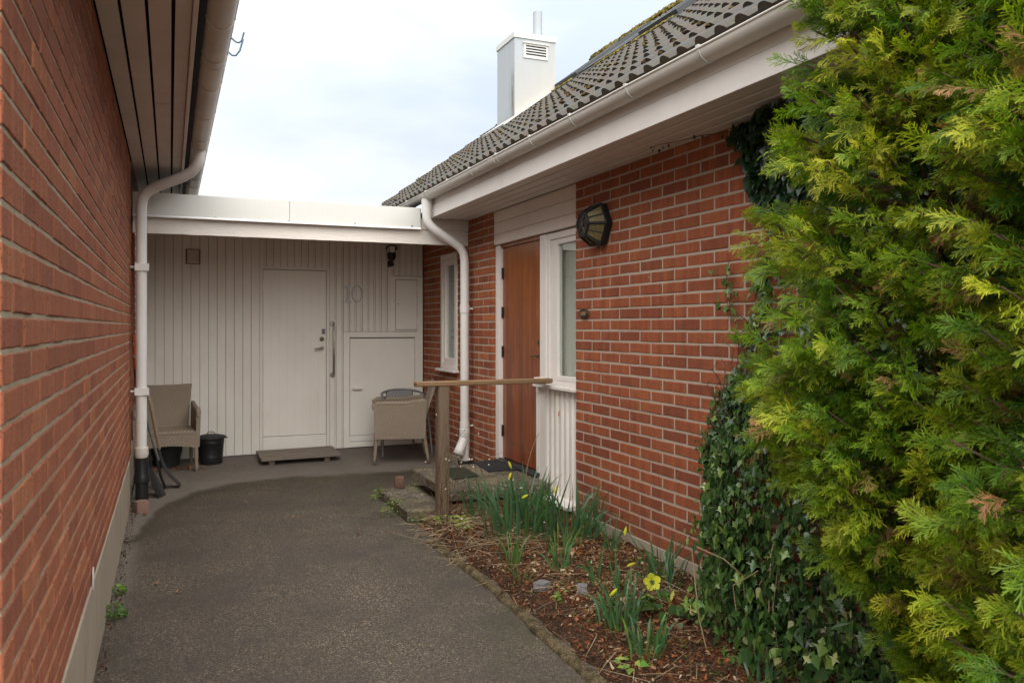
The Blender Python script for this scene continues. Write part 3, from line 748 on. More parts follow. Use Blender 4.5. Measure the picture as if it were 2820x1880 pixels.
# downpipe right
pp = [(2.325, 7.74, SR + .165), (2.322, 7.74, SR + .06), (2.322, 7.74, SR - .01), (2.335, 7.74, SR - .055), (2.375, 7.735, SR - .105), (2.43, 7.735, SR - .145), (2.60, 7.735, SR - .245), (2.66, 7.735, SR - .285), (2.70, 7.735, SR - .345), (2.712, 7.735, SR - .42), (2.712, 7.735, .50)]
rdp = MB().tube(pp, [.056, .046] + [.043] * 9, 18).build('downpipe', 'pipe_w', rh, 40)
for z in (1.71, .545):
    MB().lathe([(.048, z - .04), (.048, z + .04)], (2.712, 7.735), 18).build('pipe_clip', 'pipe_w', rdp, 40)
    MB().tube([(2.75, 7.735, z + .0), (2.80, 7.735, z)], .009, 8).build('clip_stem', 'pipe_w', rdp, 40)
mb = MB().lathe([(.045, .215), (.046, .30), (.050, .42), (.052, .515), (.045, .52)], (2.712, 7.735), 18)
mb.lathe([(.055, .205), (.055, .222)], (2.712, 7.735), 18)
mb.build('leaf_trap', 'pipe_w', rdp, 40)
so = MB().tube([(2.712, 7.735, .46), (2.685, 7.722, .38), (2.655, 7.708, .31), (2.632, 7.698, .265)], [.034, .048, .053, .055], 16, False).build('leaf_scoop', 'pipe_w', rdp, 60)
so.modifiers.new('thickness', 'SOLIDIFY').thickness = .005
MB().box(2.66, 2.80, 7.66, 7.80, .04, .20, .006).build('drain_block', 'blackmetal', rh)
# far window
fw = MB().box(2.795, 2.87, 8.722, 8.785, 1.075, 2.325, .003).box(2.795, 2.87, 8.240, 8.300, 1.075, 2.325, .003).box(2.795, 2.87, 8.300, 8.722, 2.262, 2.325, .003).box(2.795, 2.87, 8.300, 8.722, 1.075, 1.135, .003).build('window', 'white', rh)
MB().box(2.808, 2.86, 8.672, 8.72, 1.137, 2.26, .003).box(2.808, 2.86, 8.302, 8.345, 1.137, 2.26, .003).box(2.808, 2.86, 8.345, 8.672, 2.205, 2.26, .003).box(2.808, 2.86, 8.345, 8.672, 1.137, 1.19, .003).build('window_sash', 'white', fw)
MB().box(2.84, 2.844, 8.345, 8.672, 1.19, 2.205).build('pane', 'glass', fw)
MB().box(2.745, 2.85, 8.20, 8.83, 1.045, 1.073, .004).build('window_sill', 'white', fw)
for z in (1.25, 2.1):
    MB().tube([(2.80, 8.722, z - .03), (2.80, 8.722, z + .03)], .007, 8).build('hinge', 'white', fw, 40)

# ---- roof of the right house
PITCH = .733; cosp = 1 / math.sqrt(1 + PITCH ** 2); sinp = PITCH * cosp
RE = 2.328; RZ = EYE + PITCH * RE - .364 - .014
sl = Vector((cosp, 0, sinp)); nn = Vector((-sinp, 0, cosp))
SLOPE = (7.0 - RE) / cosp
def rp(u, y, h=0.0):  # u along slope
    return Vector((RE, y, RZ)) + sl * u + nn * h
a_, b_, c_, d_ = rp(.02, -1.5, -.03), rp(.02, 12.95, -.03), rp(SLOPE, 12.95, -.03), rp(SLOPE, -1.5, -.03)
mb = MB().add([a_, b_, c_, d_, *(p - Vector((0, 0, .05)) for p in (a_, b_, c_, d_))], [(0, 3, 2, 1), (4, 5, 6, 7), (0, 1, 5, 4), (1, 2, 6, 5), (2, 3, 7, 6), (3, 0, 4, 7)])
e1, e2 = Vector((11.7, -1.5, RZ)), Vector((11.7, 12.95, RZ))
mb.add([c_, d_, e1, e2], [(0, 1, 2, 3)])
mb.build('roof', 'tile', rh)
mb = MB().add([(2.84, 12.6, SR), (10.9, 12.6, SR), (7.0, 12.6, c_.z - .1)], [(0, 1, 2)]); mb.build('gable', 'mortar_r', rh)
mb = MB().add([(2.84, -1.2, SR), (10.9, -1.2, SR), (7.0, -1.2, c_.z - .1)], [(0, 2, 1)])
mb.build('gable', 'mortar_r', rh)
# tile: local x along the eave, y up slope, z normal
half = [(0, 0), (.062, 0), (.070, .015), (.082, .026), (.100, .030), (.118, .026), (.137, .013)]
prof = half + [(x + .15, z) for x, z in half] + [(.30, 0)]
def tile_vf(seed):
    r = random.Random(seed); vs_ = []; n = len(prof)
    L = .40
    for y, lift in ((0, .026), (L, .0)):
        for x, z in prof: vs_.append((x, y, z + lift + (r.uniform(-.0012, .0012))))
    for x, z in prof: vs_.append((x, .006, .003 + z * .12))
    fs_ = [(i, i + 1, n + i + 1, n + i) for i in range(n - 1)] + [(2 * n + i, 2 * n + i + 1, i + 1, i) for i in range(n - 1)]
    return vs_, fs_
tile_meshes = []
for v in range(8):
    mb = MB(); vs_, fs_ = tile_vf(v); mb.cc = (rng.random(), rng.random(), 0.0)
    mb.add(vs_, fs_); n = len(prof)
    for i in list(range(2 * n, 3 * n)) + list(range(0, n)): mb.c[i] = (mb.c[i][0], mb.c[i][1], 1.0 if i >= 2 * n else .55)
    tile_meshes.append(mb.mesh('roof_tile', 'tile', 50))
rot = Matrix(((0, sl.x, nn.x), (-1, 0, 0), (0, sl.z, nn.z))).to_4x4()   # local x -> -Y, y -> slope, z -> normal
CP = .345; ncol = 48; nrow = int(SLOPE / CP) + 1
SKY = [(9.38, 10.12), (8.05, 8.72), (7.12, 7.86), (5.8, 6.5), (8.75, 9.34)]
def blocked(u, y):
    x = RE + u * cosp
    if 4.10 < x < 4.85 and 9.98 < y + .1 and y - .1 < 10.68: return False
    return False
cands = []
for rw in range(nrow):
    for c in range(ncol):
        y = 12.9 - c * .30
        u = -.035 + rw * CP
        cc_ = rp(u, y - .15); zc = cc_.y * .923 + cc_.x * .385; xc = cc_.x * .923 - cc_.y * .385
        score = 9 if zc < .5 else (zc if abs(xc / zc) < .64 and (cc_.z - EYE) / zc < .43 else 50 + zc)
        cands.append((score, rw, c, u, y))
cands.sort()
tstuff = MB()
for k, (s_, rw, c, u, y) in enumerate(cands):
    jl = rp(u + rng.uniform(-.004, .004), y, .0)
    Mx = Matrix.Translation(jl) @ rot @ Matrix.Rotation(rng.uniform(-.006, .006), 4, 'Z')
    if k < 300:
        o = bpy.data.objects.new('roof_tile', tile_meshes[rng.randrange(8)]); COL.objects.link(o); o.parent = rh
        o.matrix_local = Matrix.Translation(-Vector(WL[rh.name])) @ Mx
    else:
        st = len(tstuff.v); tstuff.cc = (rng.random(), rng.random(), 0.0); vs_, fs_ = tile_vf(rng.randrange(999)); tstuff.add(vs_, fs_)
        n = len(prof)
        for i in list(range(2 * n, 3 * n)) + list(range(0, n)): tstuff.c[st + i] = (*tstuff.cc[:2], 1.0 if i >= 2 * n else .55)
        tstuff.xform(Mx, st)
o = tstuff.build('roof_tiling', 'tile', rh, 50); o['kind'] = 'stuff'
# moss lumps on the tile rolls and along the ridge
def blob(mb, p, r, seed):
    rr = random.Random(seed); vs_ = []; 
    for j, (zz, q) in enumerate(((-.3, 1), (.35, .85), (.8, .35))):
        for k in range(6):
            a = k * math.pi / 3 + j * .5; q2 = q * rr.uniform(.6, 1.25)
            vs_.append(Vector(p) + Vector((math.cos(a) * q2, math.sin(a) * q2, zz * rr.uniform(.7, 1.2))) * r)
    fs_ = [(j * 6 + k, j * 6 + (k + 1) % 6, (j + 1) * 6 + (k + 1) % 6, (j + 1) * 6 + k) for j in range(2) for k in range(6)] + [tuple(range(12, 18))]
    mb.add(vs_, fs_)
mm = MB()
for rw in range(1, nrow):
    for c in range(ncol * 2):
        if rng.random() < .50 + .35 * fbm(rw * .3, c * .12, 2, 3):
            y = 12.9 - c * .15 - .095; u = -.035 + rw * CP
            p = rp(u - .006, y + rng.uniform(-.02, .02), rng.uniform(.022, .048))
            mm.cc = (rng.random() * .55, rng.random(), .1); blob(mm, p, rng.uniform(.010, .024), rng.randrange(9999))
mo = mm.build('moss', 'moss', rh, 60); mo['kind'] = 'stuff'
# ridge caps with moss
for k in range(36):
    y1 = 12.95 - k * .40
    mb = MB(); mb.cc = (rng.random(), .5, .4)
    top = rp(SLOPE, 0, 0)
    pr_ = [(top.x + .13 * math.cos(a), top.z - .055 + .115 * math.sin(a)) for a in [math.pi * q / 8 for q in range(9)]]
    pr2 = [(top.x + .115 * math.cos(a), top.z - .060 + .10 * math.sin(a)) for a in [math.pi * q / 8 for q in range(9)]]
    mb.prism(pr_ + pr2[::-1], 'y', y1 - .42, y1); mb.build('ridge_tile', 'tile', rh, 50)
rm = MB(); top = rp(SLOPE, 0, 0)
for k in range(2600):
    y = rng.uniform(0, 12.9); a = rng.uniform(.35, 1.0) * math.pi
    if fbm(y * 2.2, 4, 1, 3) < -.25: continue
    rm.cc = (rng.uniform(.45, 1), rng.random(), .1)
    blob(rm, (top.x + .135 * math.cos(a), y, top.z - .055 + .12 * math.sin(a)), rng.uniform(.02, .055), k)
for (y0_, y1_) in ((9.38, 10.12), (7.12, 7.86), (8.05, 8.72)):
    for k in range(110):
        rm.cc = (rng.uniform(.55, 1), rng.random(), .1)
        blob(rm, rp((4.80 - RE) / cosp + rng.uniform(-.10, .02), rng.uniform(y0_, y1_), .05), rng.uniform(.012, .028), k + 77)
o = rm.build('ridge_moss', 'moss', rh, 60); o['kind'] = 'stuff'
# roof windows
for i, (y0_, y1_) in enumerate(SKY):
    u0, u1 = (4.85 - RE) / cosp, (5.95 - RE) / cosp
    hgt = .105 if i in (0, 2) else .075
    mb = MB()
    def slab(ua, ub, ya, yb, ha, hb):
        P = [rp(u, y, h) for h in (ha, hb) for y in (ya, yb) for u in (ua, ub)]
        return P, [(0, 2, 3, 1), (4, 5, 7, 6), (0, 1, 5, 4), (2, 6, 7, 3), (0, 4, 6, 2), (1, 3, 7, 5)]
    fr = MB().add(*slab(u0, u0 + .09, y0_, y1_, .01, hgt)).add(*slab(u1 - .09, u1, y0_, y1_, .01, hgt)).add(*slab(u0 + .09, u1 - .09, y0_, y0_ + .07, .01, hgt)).add(*slab(u0 + .09, u1 - .09, y1_ - .07, y1_, .01, hgt)).build('roof_window', 'dark_frame', rh)
    MB().add(*slab(u0 + .09, u1 - .09, y0_ + .07, y1_ - .07, .05, hgt - .012)).build('pane', 'glass', fr)
    MB().add(*slab(u0 - .16, u0, y0_ - .06, y1_ + .06, .04, .052)).build('window_flashing', 'dark_frame', fr)
# chimney
cx0, cx1, cy0, cy1 = 4.205, 4.80, 10.0, 10.62; ct = 5.40
ch = MB()
def cface(pts, fcol):
    # subdivided wall so stains can sit on it
    (xa, ya), (xb, yb) = pts; nxs, nzs = 14, 30; st = len(ch.v)
    zb_ = min(RZ + (x - RE) * PITCH for x in (xa, xb)) - .1
    vs_ = []; cs_ = []
    for j in range(nzs + 1):
        for i in range(nxs + 1):
            t = i / nxs; x = xa + (xb - xa) * t; y = ya + (yb - ya) * t; z = zb_ + (ct - zb_) * j / nzs
            vs_.append((x, y, z)); cs_.append(fcol(x, y, z))
    ch.add(vs_, [(j * (nxs + 1) + i, j * (nxs + 1) + i + 1, (j + 1) * (nxs + 1) + i + 1, (j + 1) * (nxs + 1) + i) for j in range(nzs) for i in range(nxs)])
    for i, c in enumerate(cs_): ch.c[st + i] = c
rzf = lambda x: RZ + (x - RE) * PITCH
def fc_left(x, y, z):
    s = 1.6 * max(0, 1 - abs(y - 10.07) / .06) * max(0, min(1, (5.0 - z) / .15)) * max(0, min(1, (z - 4.2) / .3))
    s += .45 * max(0, min(1, (4.95 - z) / .5)) * max(0, min(1, 1 - (y - 10) / .3)) + .4 * max(0, min(1, (4.5 - z) / .3))
    return (min(1, s), .1, 0.01)
def fc_front(x, y, z): return (0.0, max(0, min(1, (rzf(x) + 1.0 - z) / 1.0)), 0.01)
cface([(cx0, cy1), (cx0, cy0)], fc_left); cface([(cx0, cy0), (cx1, cy0)], fc_front)
cface([(cx1, cy0), (cx1, cy1)], lambda x, y, z: (0, .1, .01)); cface([(cx1, cy1), (cx0, cy1)], lambda x, y, z: (0, .1, .01))
chm = ch.build('chimney', 'chimney', rh)
MB().box(cx0 - .014, cx1 + .014, cy0 - .014, cy1 + .014, ct - .045, ct + .03, .003).build('chimney_cap', 'metal_w', chm)
MB().lathe([(.064, ct + .02), (.064, ct + .455), (.058, ct + .458)], (4.675, 10.3), 22).build('flue_pipe', 'chimney', chm, 40)
MB().lathe([(.15, ct + .045), (.135, ct + .075), (.07, ct + .11), (.01, ct + .125)], (4.44, 10.33), 20).build('flue_cowl', 'metal_w', chm, 40)
lv = MB().box(4.33, 4.69, cy0 - .012, cy0 - .002, 5.10, 5.30, .002).box(4.32, 4.70, cy0 - .028, cy0 - .012, 5.295, 5.312)
lv = lv.build('louvre', 'metal_w', chm)
for k in range(4):
    MB().box(4.365, 4.66, cy0 - .0145, cy0 - .0122, 5.145 + k * .036, 5.163 + k * .036).build('louvre_slot', 'black', chm)
fl_ = MB(); P = [rp((x - RE) / cosp, y, h) for h in (.05, .07) for (x, y) in ((cx0 - .16, cy0 - .10), (cx1 + .1, cy0 - .10), (cx1 + .1, cy1 + .1), (cx0 - .16, cy1 + .1))]
fl_.add(P, [(3, 2, 1, 0), (4, 5, 6, 7), (0, 1, 5, 4), (1, 2, 6, 5), (2, 3, 7, 6), (3, 0, 4, 7)]).build('chimney_flashing', 'metal_w', chm)

# ================================================================== GARAGE LINK (carport front + boarded wall)
gr = empty('garage_link', 'flat roofed white boarded link building between the two brick houses', 'building', (1.25, 9.5, 0))
WY = 9.5
cb = lambda x: .111 + .011 * x       # bottom edge of the cladding climbs to the right
x = -.235; 
while x < .90:
    mb = MB().box(x + .0015, x + .0873, WY, WY + .02, cb(x), 2.56, .0025); mb.build('plank', 'white_clad', gr); x += .0888
def plank(x0_, x1_, z0_, z1_, groove=True):
    mb = MB()
    if groove and x1_ - x0_ > .055:
        g_ = x1_ - .020
        mb.box(x0_ + .002, g_ - .002, WY, WY + .018, z0_, z1_, .002).box(g_, x1_ - .002, WY + .001, WY + .018, z0_, z1_, .002)
    else: mb.box(x0_ + .002, x1_ - .002, WY, WY + .018, z0_, z1_, .002)
    return mb.build('plank', 'white_clad', gr)
x = .918
while x < 1.60: plank(x, x + .0765, 2.20, 2.56); x += .0765
plank(x, 1.690, 2.20, 2.56)
plank(1.690, 1.766, cb(1.7), 2.56); plank(1.766, 1.846, cb(1.8), 2.56)
x = 1.848
while x < 2.395: plank(x, x + .0745, 1.475, 2.56); x += .0745
while x < 2.80: plank(x, min(x + .0745, 2.80), 2.135, 2.56); x += .0745
MB().box(-.32, 2.86, WY + .021, WY + .04, .2, 2.6).build('wall_backing', 'black', gr)
MB().box(-.32, 2.86, WY + .045, WY + .06, .0, 2.6).build('wall_backing', 'plinth', gr)
# garage door
gd = MB().box(.956, 1.650, WY - .004, WY + .016, .308, 2.168, .003).build('door', 'white_door', gr)
mb = MB()
for k in range(1, 8):
    xx = .956 + k * .0868; mb.box(xx - .0012, xx + .0012, WY - .0048, WY - .0038, .32, 2.155)
mb.build('door_groove', 'soffit', gd)
for z in (1.98, 1.30, .63):
    MB().tube([(.953, WY - .010, z - .055), (.953, WY - .010, z + .055)], .0075, 8).build('hinge', 'white_door', gd, 40)
MB().box(.918, .953, WY - .012, WY + .01, cb(.9), 2.20, .003).box(1.654, 1.688, WY - .012, WY + .01, cb(1.7), 2.20, .003).box(.953, 1.654, WY - .012, WY + .01, 2.174, 2.20, .003).build('door_frame', 'white_clad', gr)
MB().box(.955, 1.652, WY - .007, WY + .01, cb(1.3) + .015, .303, .003).build('kick_board', 'white_door', gr)
MB().box(.93, 1.68, WY - .006, WY + .005, cb(1.2) - .012, cb(1.3) + .013).build('door_sill', 'wood_grey', gr)
MB().box(1.600, 1.640, WY - .014, WY - .004, 1.443, 1.505, .002).build('lock_plate', 'silver', gd)
MB().box(1.604, 1.636, WY - .030, WY - .014, 1.490, 1.506, .002).box(1.608, 1.634, WY - .0165, WY - .0142, 1.455, 1.478).build('lock_cover', 'dark_frame', gd)
MB().tube([(1.602, WY - .004, 1.39), (1.602, WY - .016, 1.39)], .027, 16).tube([(1.602, WY - .016, 1.39), (1.602, WY - .022, 1.39)], .013, 12).build('lock', 'brass', gd, 40)
MB().tube([(1.602, WY - .004, 1.287), (1.602, WY - .014, 1.287)], .025, 16).tube([(1.602, WY - .014, 1.287), (1.602, WY - .05, 1.287), (1.59, WY - .055, 1.285), (1.515, WY - .055, 1.281)], .0095, 8).build('handle', 'chrome', gd, 40)
# low hatch
ht = MB().box(1.848, 1.921, WY - .008, WY + .012, cb(1.9), 1.472, .003).box(2.700, 2.778, WY - .008, WY + .012, cb(2.7), 1.472, .003).box(1.921, 2.700, WY - .008, WY + .012, 1.408, 1.472, .003).box(1.921, 2.700, WY - .008, WY + .012, cb(2.2), .198, .003).box(1.921, 2.700, WY - .007, WY + .012, .203, .268, .003).build('hatch_frame', 'white_door', gr)
MB().box(1.935, 2.686, WY - .0035, WY + .002, 1.3965, 1.4075).build('hatch_gap_shade', 'black', gr)  # black strip painting the shade of the slit above the hatch
hd = MB().box(1.925, 2.696, WY - .006, WY + .012, .273, 1.396, .002).build('hatch', 'white_door', gr)
MB().box(1.95, 2.06, WY - .050, WY - .006, .806, .836, .004).build('handle', 'white_door', hd)
MB().box(2.700, 2.722, WY - .024, WY - .008, 1.13, 1.285, .004).box(2.688, 2.70, WY - .02, WY - .006, 1.16, 1.20, .002).build('latch', 'white_door', gr)
# meter cupboard
MB().box(2.398, 2.462, WY - .006, WY + .012, 1.478, 2.130, .002).box(2.730, 2.798, WY - .006, WY + .012, cb(2.8), 2.130, .002).box(2.462, 2.730, WY - .006, WY + .012, 2.092, 2.130, .002).box(2.462, 2.730, WY - .006, WY + .012, 1.478, 1.494, .002).build('cupboard_frame', 'white_door', gr)
cd_ = MB().box(2.468, 2.725, WY - .004, WY + .012, 1.500, 2.086, .002).build('cupboard_door', 'white_door', gr)
MB().tube([(2.495, WY - .004, 1.80), (2.495, WY - .012, 1.80)], .007, 8).build('knob', 'dark_frame', cd_, 40)
for z in (1.6, 1.98): MB().tube([(2.728, WY - .006, z - .035), (2.728, WY - .006, z + .035)], .005, 8).build('hinge', 'white_door', cd_, 40)
# vent
vn = MB().box(.155, .305, WY - .010, WY + .002, 2.205, 2.37, .003).build('wall_vent', 'vent_gap_brown', gr)
for k in range(6):
    MB().prism([(WY - .024, 2.218 + k * .0245), (WY - .010, 2.236 + k * .0245), (WY - .010, 2.214 + k * .0245)], 'x', .172, .288).build('vent_slat', 'soffit', vn)
# carport front
FY = 7.85
for a, b in ((-.300, 1.028), (1.031, 2.292)):
    MB().box(a, b, FY, FY + .012, 2.512, 2.706, .002).build('roof_fascia', 'metal_w', gr)
    MB().prism([(FY - .016, 2.492), (FY - .016, 2.500), (FY + .0, 2.513), (FY + .012, 2.513), (FY + .012, 2.506), (FY - .004, 2.492)], 'x', a, b).build('drip_edge', 'pipe_w', gr)
for xx in (.383, 1.02, 1.639, 2.203):
    MB().tube([(xx, FY, 2.524), (xx, FY - .009, 2.524)], .009, 8).build('screw', 'chrome', gr, 40)
mb = MB(); nx = 70; vs_ = []
for i in range(nx + 1):
    xx = -.30 + (2.806 + .30) * i / nx
    wv = .0035 * fbm(xx * 7, 1, 0, 3)
    for (yy, zz) in ((FY + .045, 2.355 + wv), (FY + .043, 2.50), (FY + .10, 2.50), (FY + .10, 2.355 + wv)): vs_.append((xx, yy, zz))
mb.add(vs_, [(i * 4 + k, i * 4 + (k + 1) % 4, (i + 1) * 4 + (k + 1) % 4, (i + 1) * 4 + k) for i in range(nx) for k in range(4)] + [(3, 2, 1, 0), (nx * 4, nx * 4 + 1, nx * 4 + 2, nx * 4 + 3)])
mb.build('beam', 'white_wood', gr)
MB().box(2.294, 2.806, FY + .032, FY + .052, 2.502, 2.607, .002).build('beam_end_board', 'white_wood', gr)
MB().box(-.30, 2.806, FY + .10, 9.62, 2.525, 2.60).box(-.30, 2.30, FY + .012, 9.62, 2.605, 2.700).build('flat_roof', 'black', gr)
k = 0; yy = FY + .11
while yy < 9.48:
    MB().box(-.30, 2.806, yy, yy + .117, 2.508, 2.523, .002).build('ceiling_board', 'white_clad', gr); yy += .12

# ================================================================== THINGS ON THE LINK
# house number 10
hn = empty('house_number', 'house number 10 in thin silver digits on the white boards right of the door', 'house number', (1.97, WY, 1.915))
one = [(1.862, 1.978), (1.872, 1.994), (1.893, 2.012), (1.926, 2.012), (1.922, 1.97), (1.918, 1.90), (1.922, 1.86), (1.938, 1.814), (1.866, 1.814), (1.878, 1.84), (1.886, 1.88), (1.890, 1.93), (1.890, 1.975), (1.880, 1.970)]
MB().prism(one[::-1], 'y', WY - .018, WY - .003).build('digit_one', 'silver', hn)
mb = MB(); N = 40; ring = []
for k in range(N):
    a = 2 * math.pi * k / N
    for (s1, s2, yy) in ((1, 1, WY - .018), (.80, .86, WY - .018), (.80, .86, WY - .003), (1, 1, WY - .003)):
        ring.append((2.006 + .063 * s1 * math.cos(a), yy, 1.915 + .101 * s2 * math.sin(a)))
mb.add(ring, [(k * 4 + j, k * 4 + (j + 1) % 4, ((k + 1) % N) * 4 + (j + 1) % 4, ((k + 1) % N) * 4 + j) for k in range(N) for j in range(4)])
mb.build('digit_zero', 'silver', hn)
# grab rail
gb = empty('grab_rail', 'vertical steel grab rail beside the white garage door', 'grab rail', (1.728, WY, 1.27))
MB().tube([(1.728, WY - .01, 1.565), (1.728, WY - .04, 1.565), (1.730, WY - .058, 1.545), (1.730, WY - .06, 1.27), (1.730, WY - .058, 1.000), (1.728, WY - .04, .98), (1.728, WY - .01, .98)], .0125, 12).build('rail', 'chrome', gb, 50)
for z in (1.568, .978): MB().tube([(1.722, WY - .001, z), (1.722, WY - .014, z)], .030, 18).build('wall_plate', 'chrome', gb, 40)
# small lantern
sl_ = empty('wall_lantern', 'small black round lantern high on the white boarded wall', 'wall lamp', (2.39, WY, 2.36), 'outdoor wall lamps')
lx, ly = 2.39, WY - .11
MB().lathe([(.008, 2.235), (.028, 2.245), (.034, 2.262), (.014, 2.285), (.016, 2.30), (.045, 2.325), (.052, 2.36), (.050, 2.395)], (lx, ly), 16).build('lamp_body', 'blackmetal', sl_, 50)
MB().lathe([(.040, 2.395), (.050, 2.43), (.046, 2.468), (.02, 2.48)], (lx, ly), 16).build('lamp_glass', 'lampglobe', sl_, 50)
mb = MB(); mb.tube([(lx + .062 * math.cos(2 * math.pi * k / 20), ly + .035 * math.sin(2 * math.pi * k / 20), 2.447 - .030 * math.sin(2 * math.pi * k / 20) ) for k in range(21)], .009, 8)
for k in range(4): a = math.pi / 4 + k * math.pi / 2; mb.tube([(lx + .050 * math.cos(a), ly + .050 * math.sin(a), 2.39), (lx + .052 * math.cos(a), ly + .052 * math.sin(a), 2.455)], .004, 6)
mb.build('lamp_crown', 'blackmetal', sl_, 50)
MB().tube([(lx, ly + .01, 2.27), (lx, ly + .06, 2.262), (lx, WY, 2.27)], .009, 8).box(lx - .022, lx + .022, WY - .012, WY - .001, 2.235, 2.31, .003).build('lamp_arm', 'blackmetal', sl_, 50)
# big hexagonal lantern on the brick wall
bl = empty('wall_lantern', 'large black six sided lantern with amber panes on the red brick wall', 'wall lamp', (RX, 5.10, 2.245), 'outdoor wall lamps')
yc, zc_ = 5.10, 2.245
def hexp(x, r, k, yy=yc, zz=zc_): a = math.pi / 3 * k; return Vector((x, yy + r * math.cos(a), zz + r * math.sin(a)))
Xb, Xm, Xf = RX - .003, RX - .045, RX - .150; rb, rf = .158, .088
mb = MB(); mb.prism([(yc + (rb + .006) * math.cos(math.pi / 3 * k), zc_ + (rb + .006) * math.sin(math.pi / 3 * k)) for k in range(6)], 'x', Xm + .01, Xb); mb.build('lamp_base', 'blackmetal', bl)
fr = MB()
for k in range(6):
    a0, a1 = hexp(Xm, rb, k), hexp(Xm, rb, k + 1); b0, b1 = hexp(Xf, rf, k), hexp(Xf, rf, k + 1)
    fr.tube([a0, a1], .0115, 6); fr.tube([b0, b1], .009, 6); fr.tube([a0, b0], .0095, 6)
    ma, mbv = (a0 + a1) / 2, (b0 + b1) / 2; fr.tube([ma, mbv], .0045, 5)
fr.build('lamp_frame', 'blackmetal', bl, 50)
for k in range(6):
    a0, a1 = hexp(Xm, rb - .004, k), hexp(Xm, rb - .004, k + 1); b0, b1 = hexp(Xf, rf - .004, k), hexp(Xf, rf - .004, k + 1)
    MB().add([a0, a1, b1, b0], [(0, 1, 2, 3)]).build('pane', 'amber', bl)
MB().add([hexp(Xf + .004, rf, k) for k in range(6)], [(0, 1, 2, 3, 4, 5)]).build('front_pane', 'brass', bl)
orn = MB()
for k in range(6):
    p = hexp(Xf - .002, rf, k); orn.tube([p, hexp(Xf - .002, .012, k)], .003, 5)
    c0 = hexp(Xf - .003, rf * .55, k + .5)
    orn.tube([c0 + Vector((0, .017 * math.cos(t), .017 * math.sin(t))) for t in [2 * math.pi * q / 10 for q in range(11)]], .0028, 5)
orn.tube([hexp(Xf - .006, .0, 0), hexp(Xf + .004, 0, 0)], .014, 10)
orn.build('ornament', 'blackmetal', bl, 50)
# bell plate
bp = empty('bell_plate', 'small oval bronze bell plate on the brick wall beside the window', 'doorbell', (RX, 5.344, 1.63))
mb = MB(); mb.prism([(5.344 + .062 * math.copysign(abs(math.cos(t)) ** .6, math.cos(t)), 1.628 + .030 * math.copysign(abs(math.sin(t)) ** .6, math.sin(t))) for t in [2 * math.pi * k / 24 for k in range(24)]], 'x', RX - .018, RX - .001); mb.build('plate', 'brass', bp)
MB().box(RX - .022, RX - .018, 5.305, 5.383, 1.612, 1.642, .002).build('name_slot', 'wood_rail', bp)
mb = MB(); mb.tube([(RX - .019, 5.344 + .056 * math.cos(t), 1.628 + .026 * math.sin(t)) for t in [2 * math.pi * k / 24 for k in range(25)]], .004, 6); mb.build('rim', 'blackmetal', bp, 50)

# ================================================================== PORCH
def rough_slab(x0_, x1_, y0_, y1_, z0_, z1_, seed, n=14, amp=.006):
    mb = MB(); nx = max(3, int((x1_ - x0_) / .05)); ny = max(3, int((y1_ - y0_) / .05)); pts = {}
    def P(i, j, z, top):
        x = x0_ + (x1_ - x0_) * i / nx; y = y0_ + (y1_ - y0_) * j / ny
        ex = amp * fbm(x * 8 + seed, y * 8, z * 20, 3); ey = amp * fbm(x * 8, y * 8 + seed, z * 20 + 5, 3)
        rim = (i in (0, nx)) or (j in (0, ny))
        dz = amp * .6 * fbm(x * 6, y * 6, seed, 3) - (.007 if rim and top else 0)
        return (x + (ex if rim else 0) + (0.006 if i == 0 and top else -.006 if i == nx and top else 0), y + (ey if rim else 0) + (.006 if j == 0 and top else -.006 if j == ny and top else 0), z + (dz if top else 0))
    top = [P(i, j, z1_, True) for j in range(ny + 1) for i in range(nx + 1)]
    mb.add(top, [(j * (nx + 1) + i, j * (nx + 1) + i + 1, (j + 1) * (nx + 1) + i + 1, (j + 1) * (nx + 1) + i) for j in range(ny) for i in range(nx)])
    per = [(i, 0) for i in range(nx)] + [(nx, j) for j in range(ny)] + [(i, ny) for i in range(nx, 0, -1)] + [(0, j) for j in range(ny, 0, -1)]
    m_ = len(per); L = []
    for lv_ in (0, 1, 2):
        z = [z1_, z1_ - .014, z0_][lv_]
        for (i, j) in per: L.append(P(i, j, z, lv_ == 0) if lv_ == 0 else P(i, j, z, False))
    mb.add(L, [(a * m_ + (k + 1) % m_, a * m_ + k, (a + 1) * m_ + k, (a + 1) * m_ + (k + 1) % m_) for a in (0, 1) for k in range(m_)][::1])
    mb.add(L[2 * m_:], [tuple(range(m_))])
    return mb
us = rough_slab(1.985, 2.835, 5.985, 7.125, .195, .278, 3).build('porch_slab', 'pebble', None, 35)
tagit(us, 'upper pebbled concrete slab below the teak front door', 'step', 'concrete porch steps')
ls = rough_slab(1.685, 2.13, 6.13, 7.10, .035, .118, 9).build('porch_slab', 'pebble', None, 35)
tagit(ls, 'lower mossy pebbled concrete step beside the driveway', 'step', 'concrete porch steps')
tb = MB().box(1.955, 2.80, 5.985, 6.025, .062, .168, .005).build('porch_timber', 'timber'); tagit(tb, 'damp brown timber board below the edge of the porch slab', 'timber')
cbk = MB().box(2.25, 2.37, 6.9, 7.0, .03, .195, .005).build('support_block', 'plinth'); tagit(cbk, 'concrete block holding up the porch slab in the dark gap', 'block')
for (xx, yy) in ((2.7, 6.2), (2.72, 6.95)):
    o = MB().box(xx - .06, xx + .06, yy - .06, yy + .06, .03, .195, .005).build('support_block', 'plinth', None)
    tagit(o, 'concrete block under the %s wall side of the porch slab' % ('near' if yy < 6.5 else 'far'), 'block')
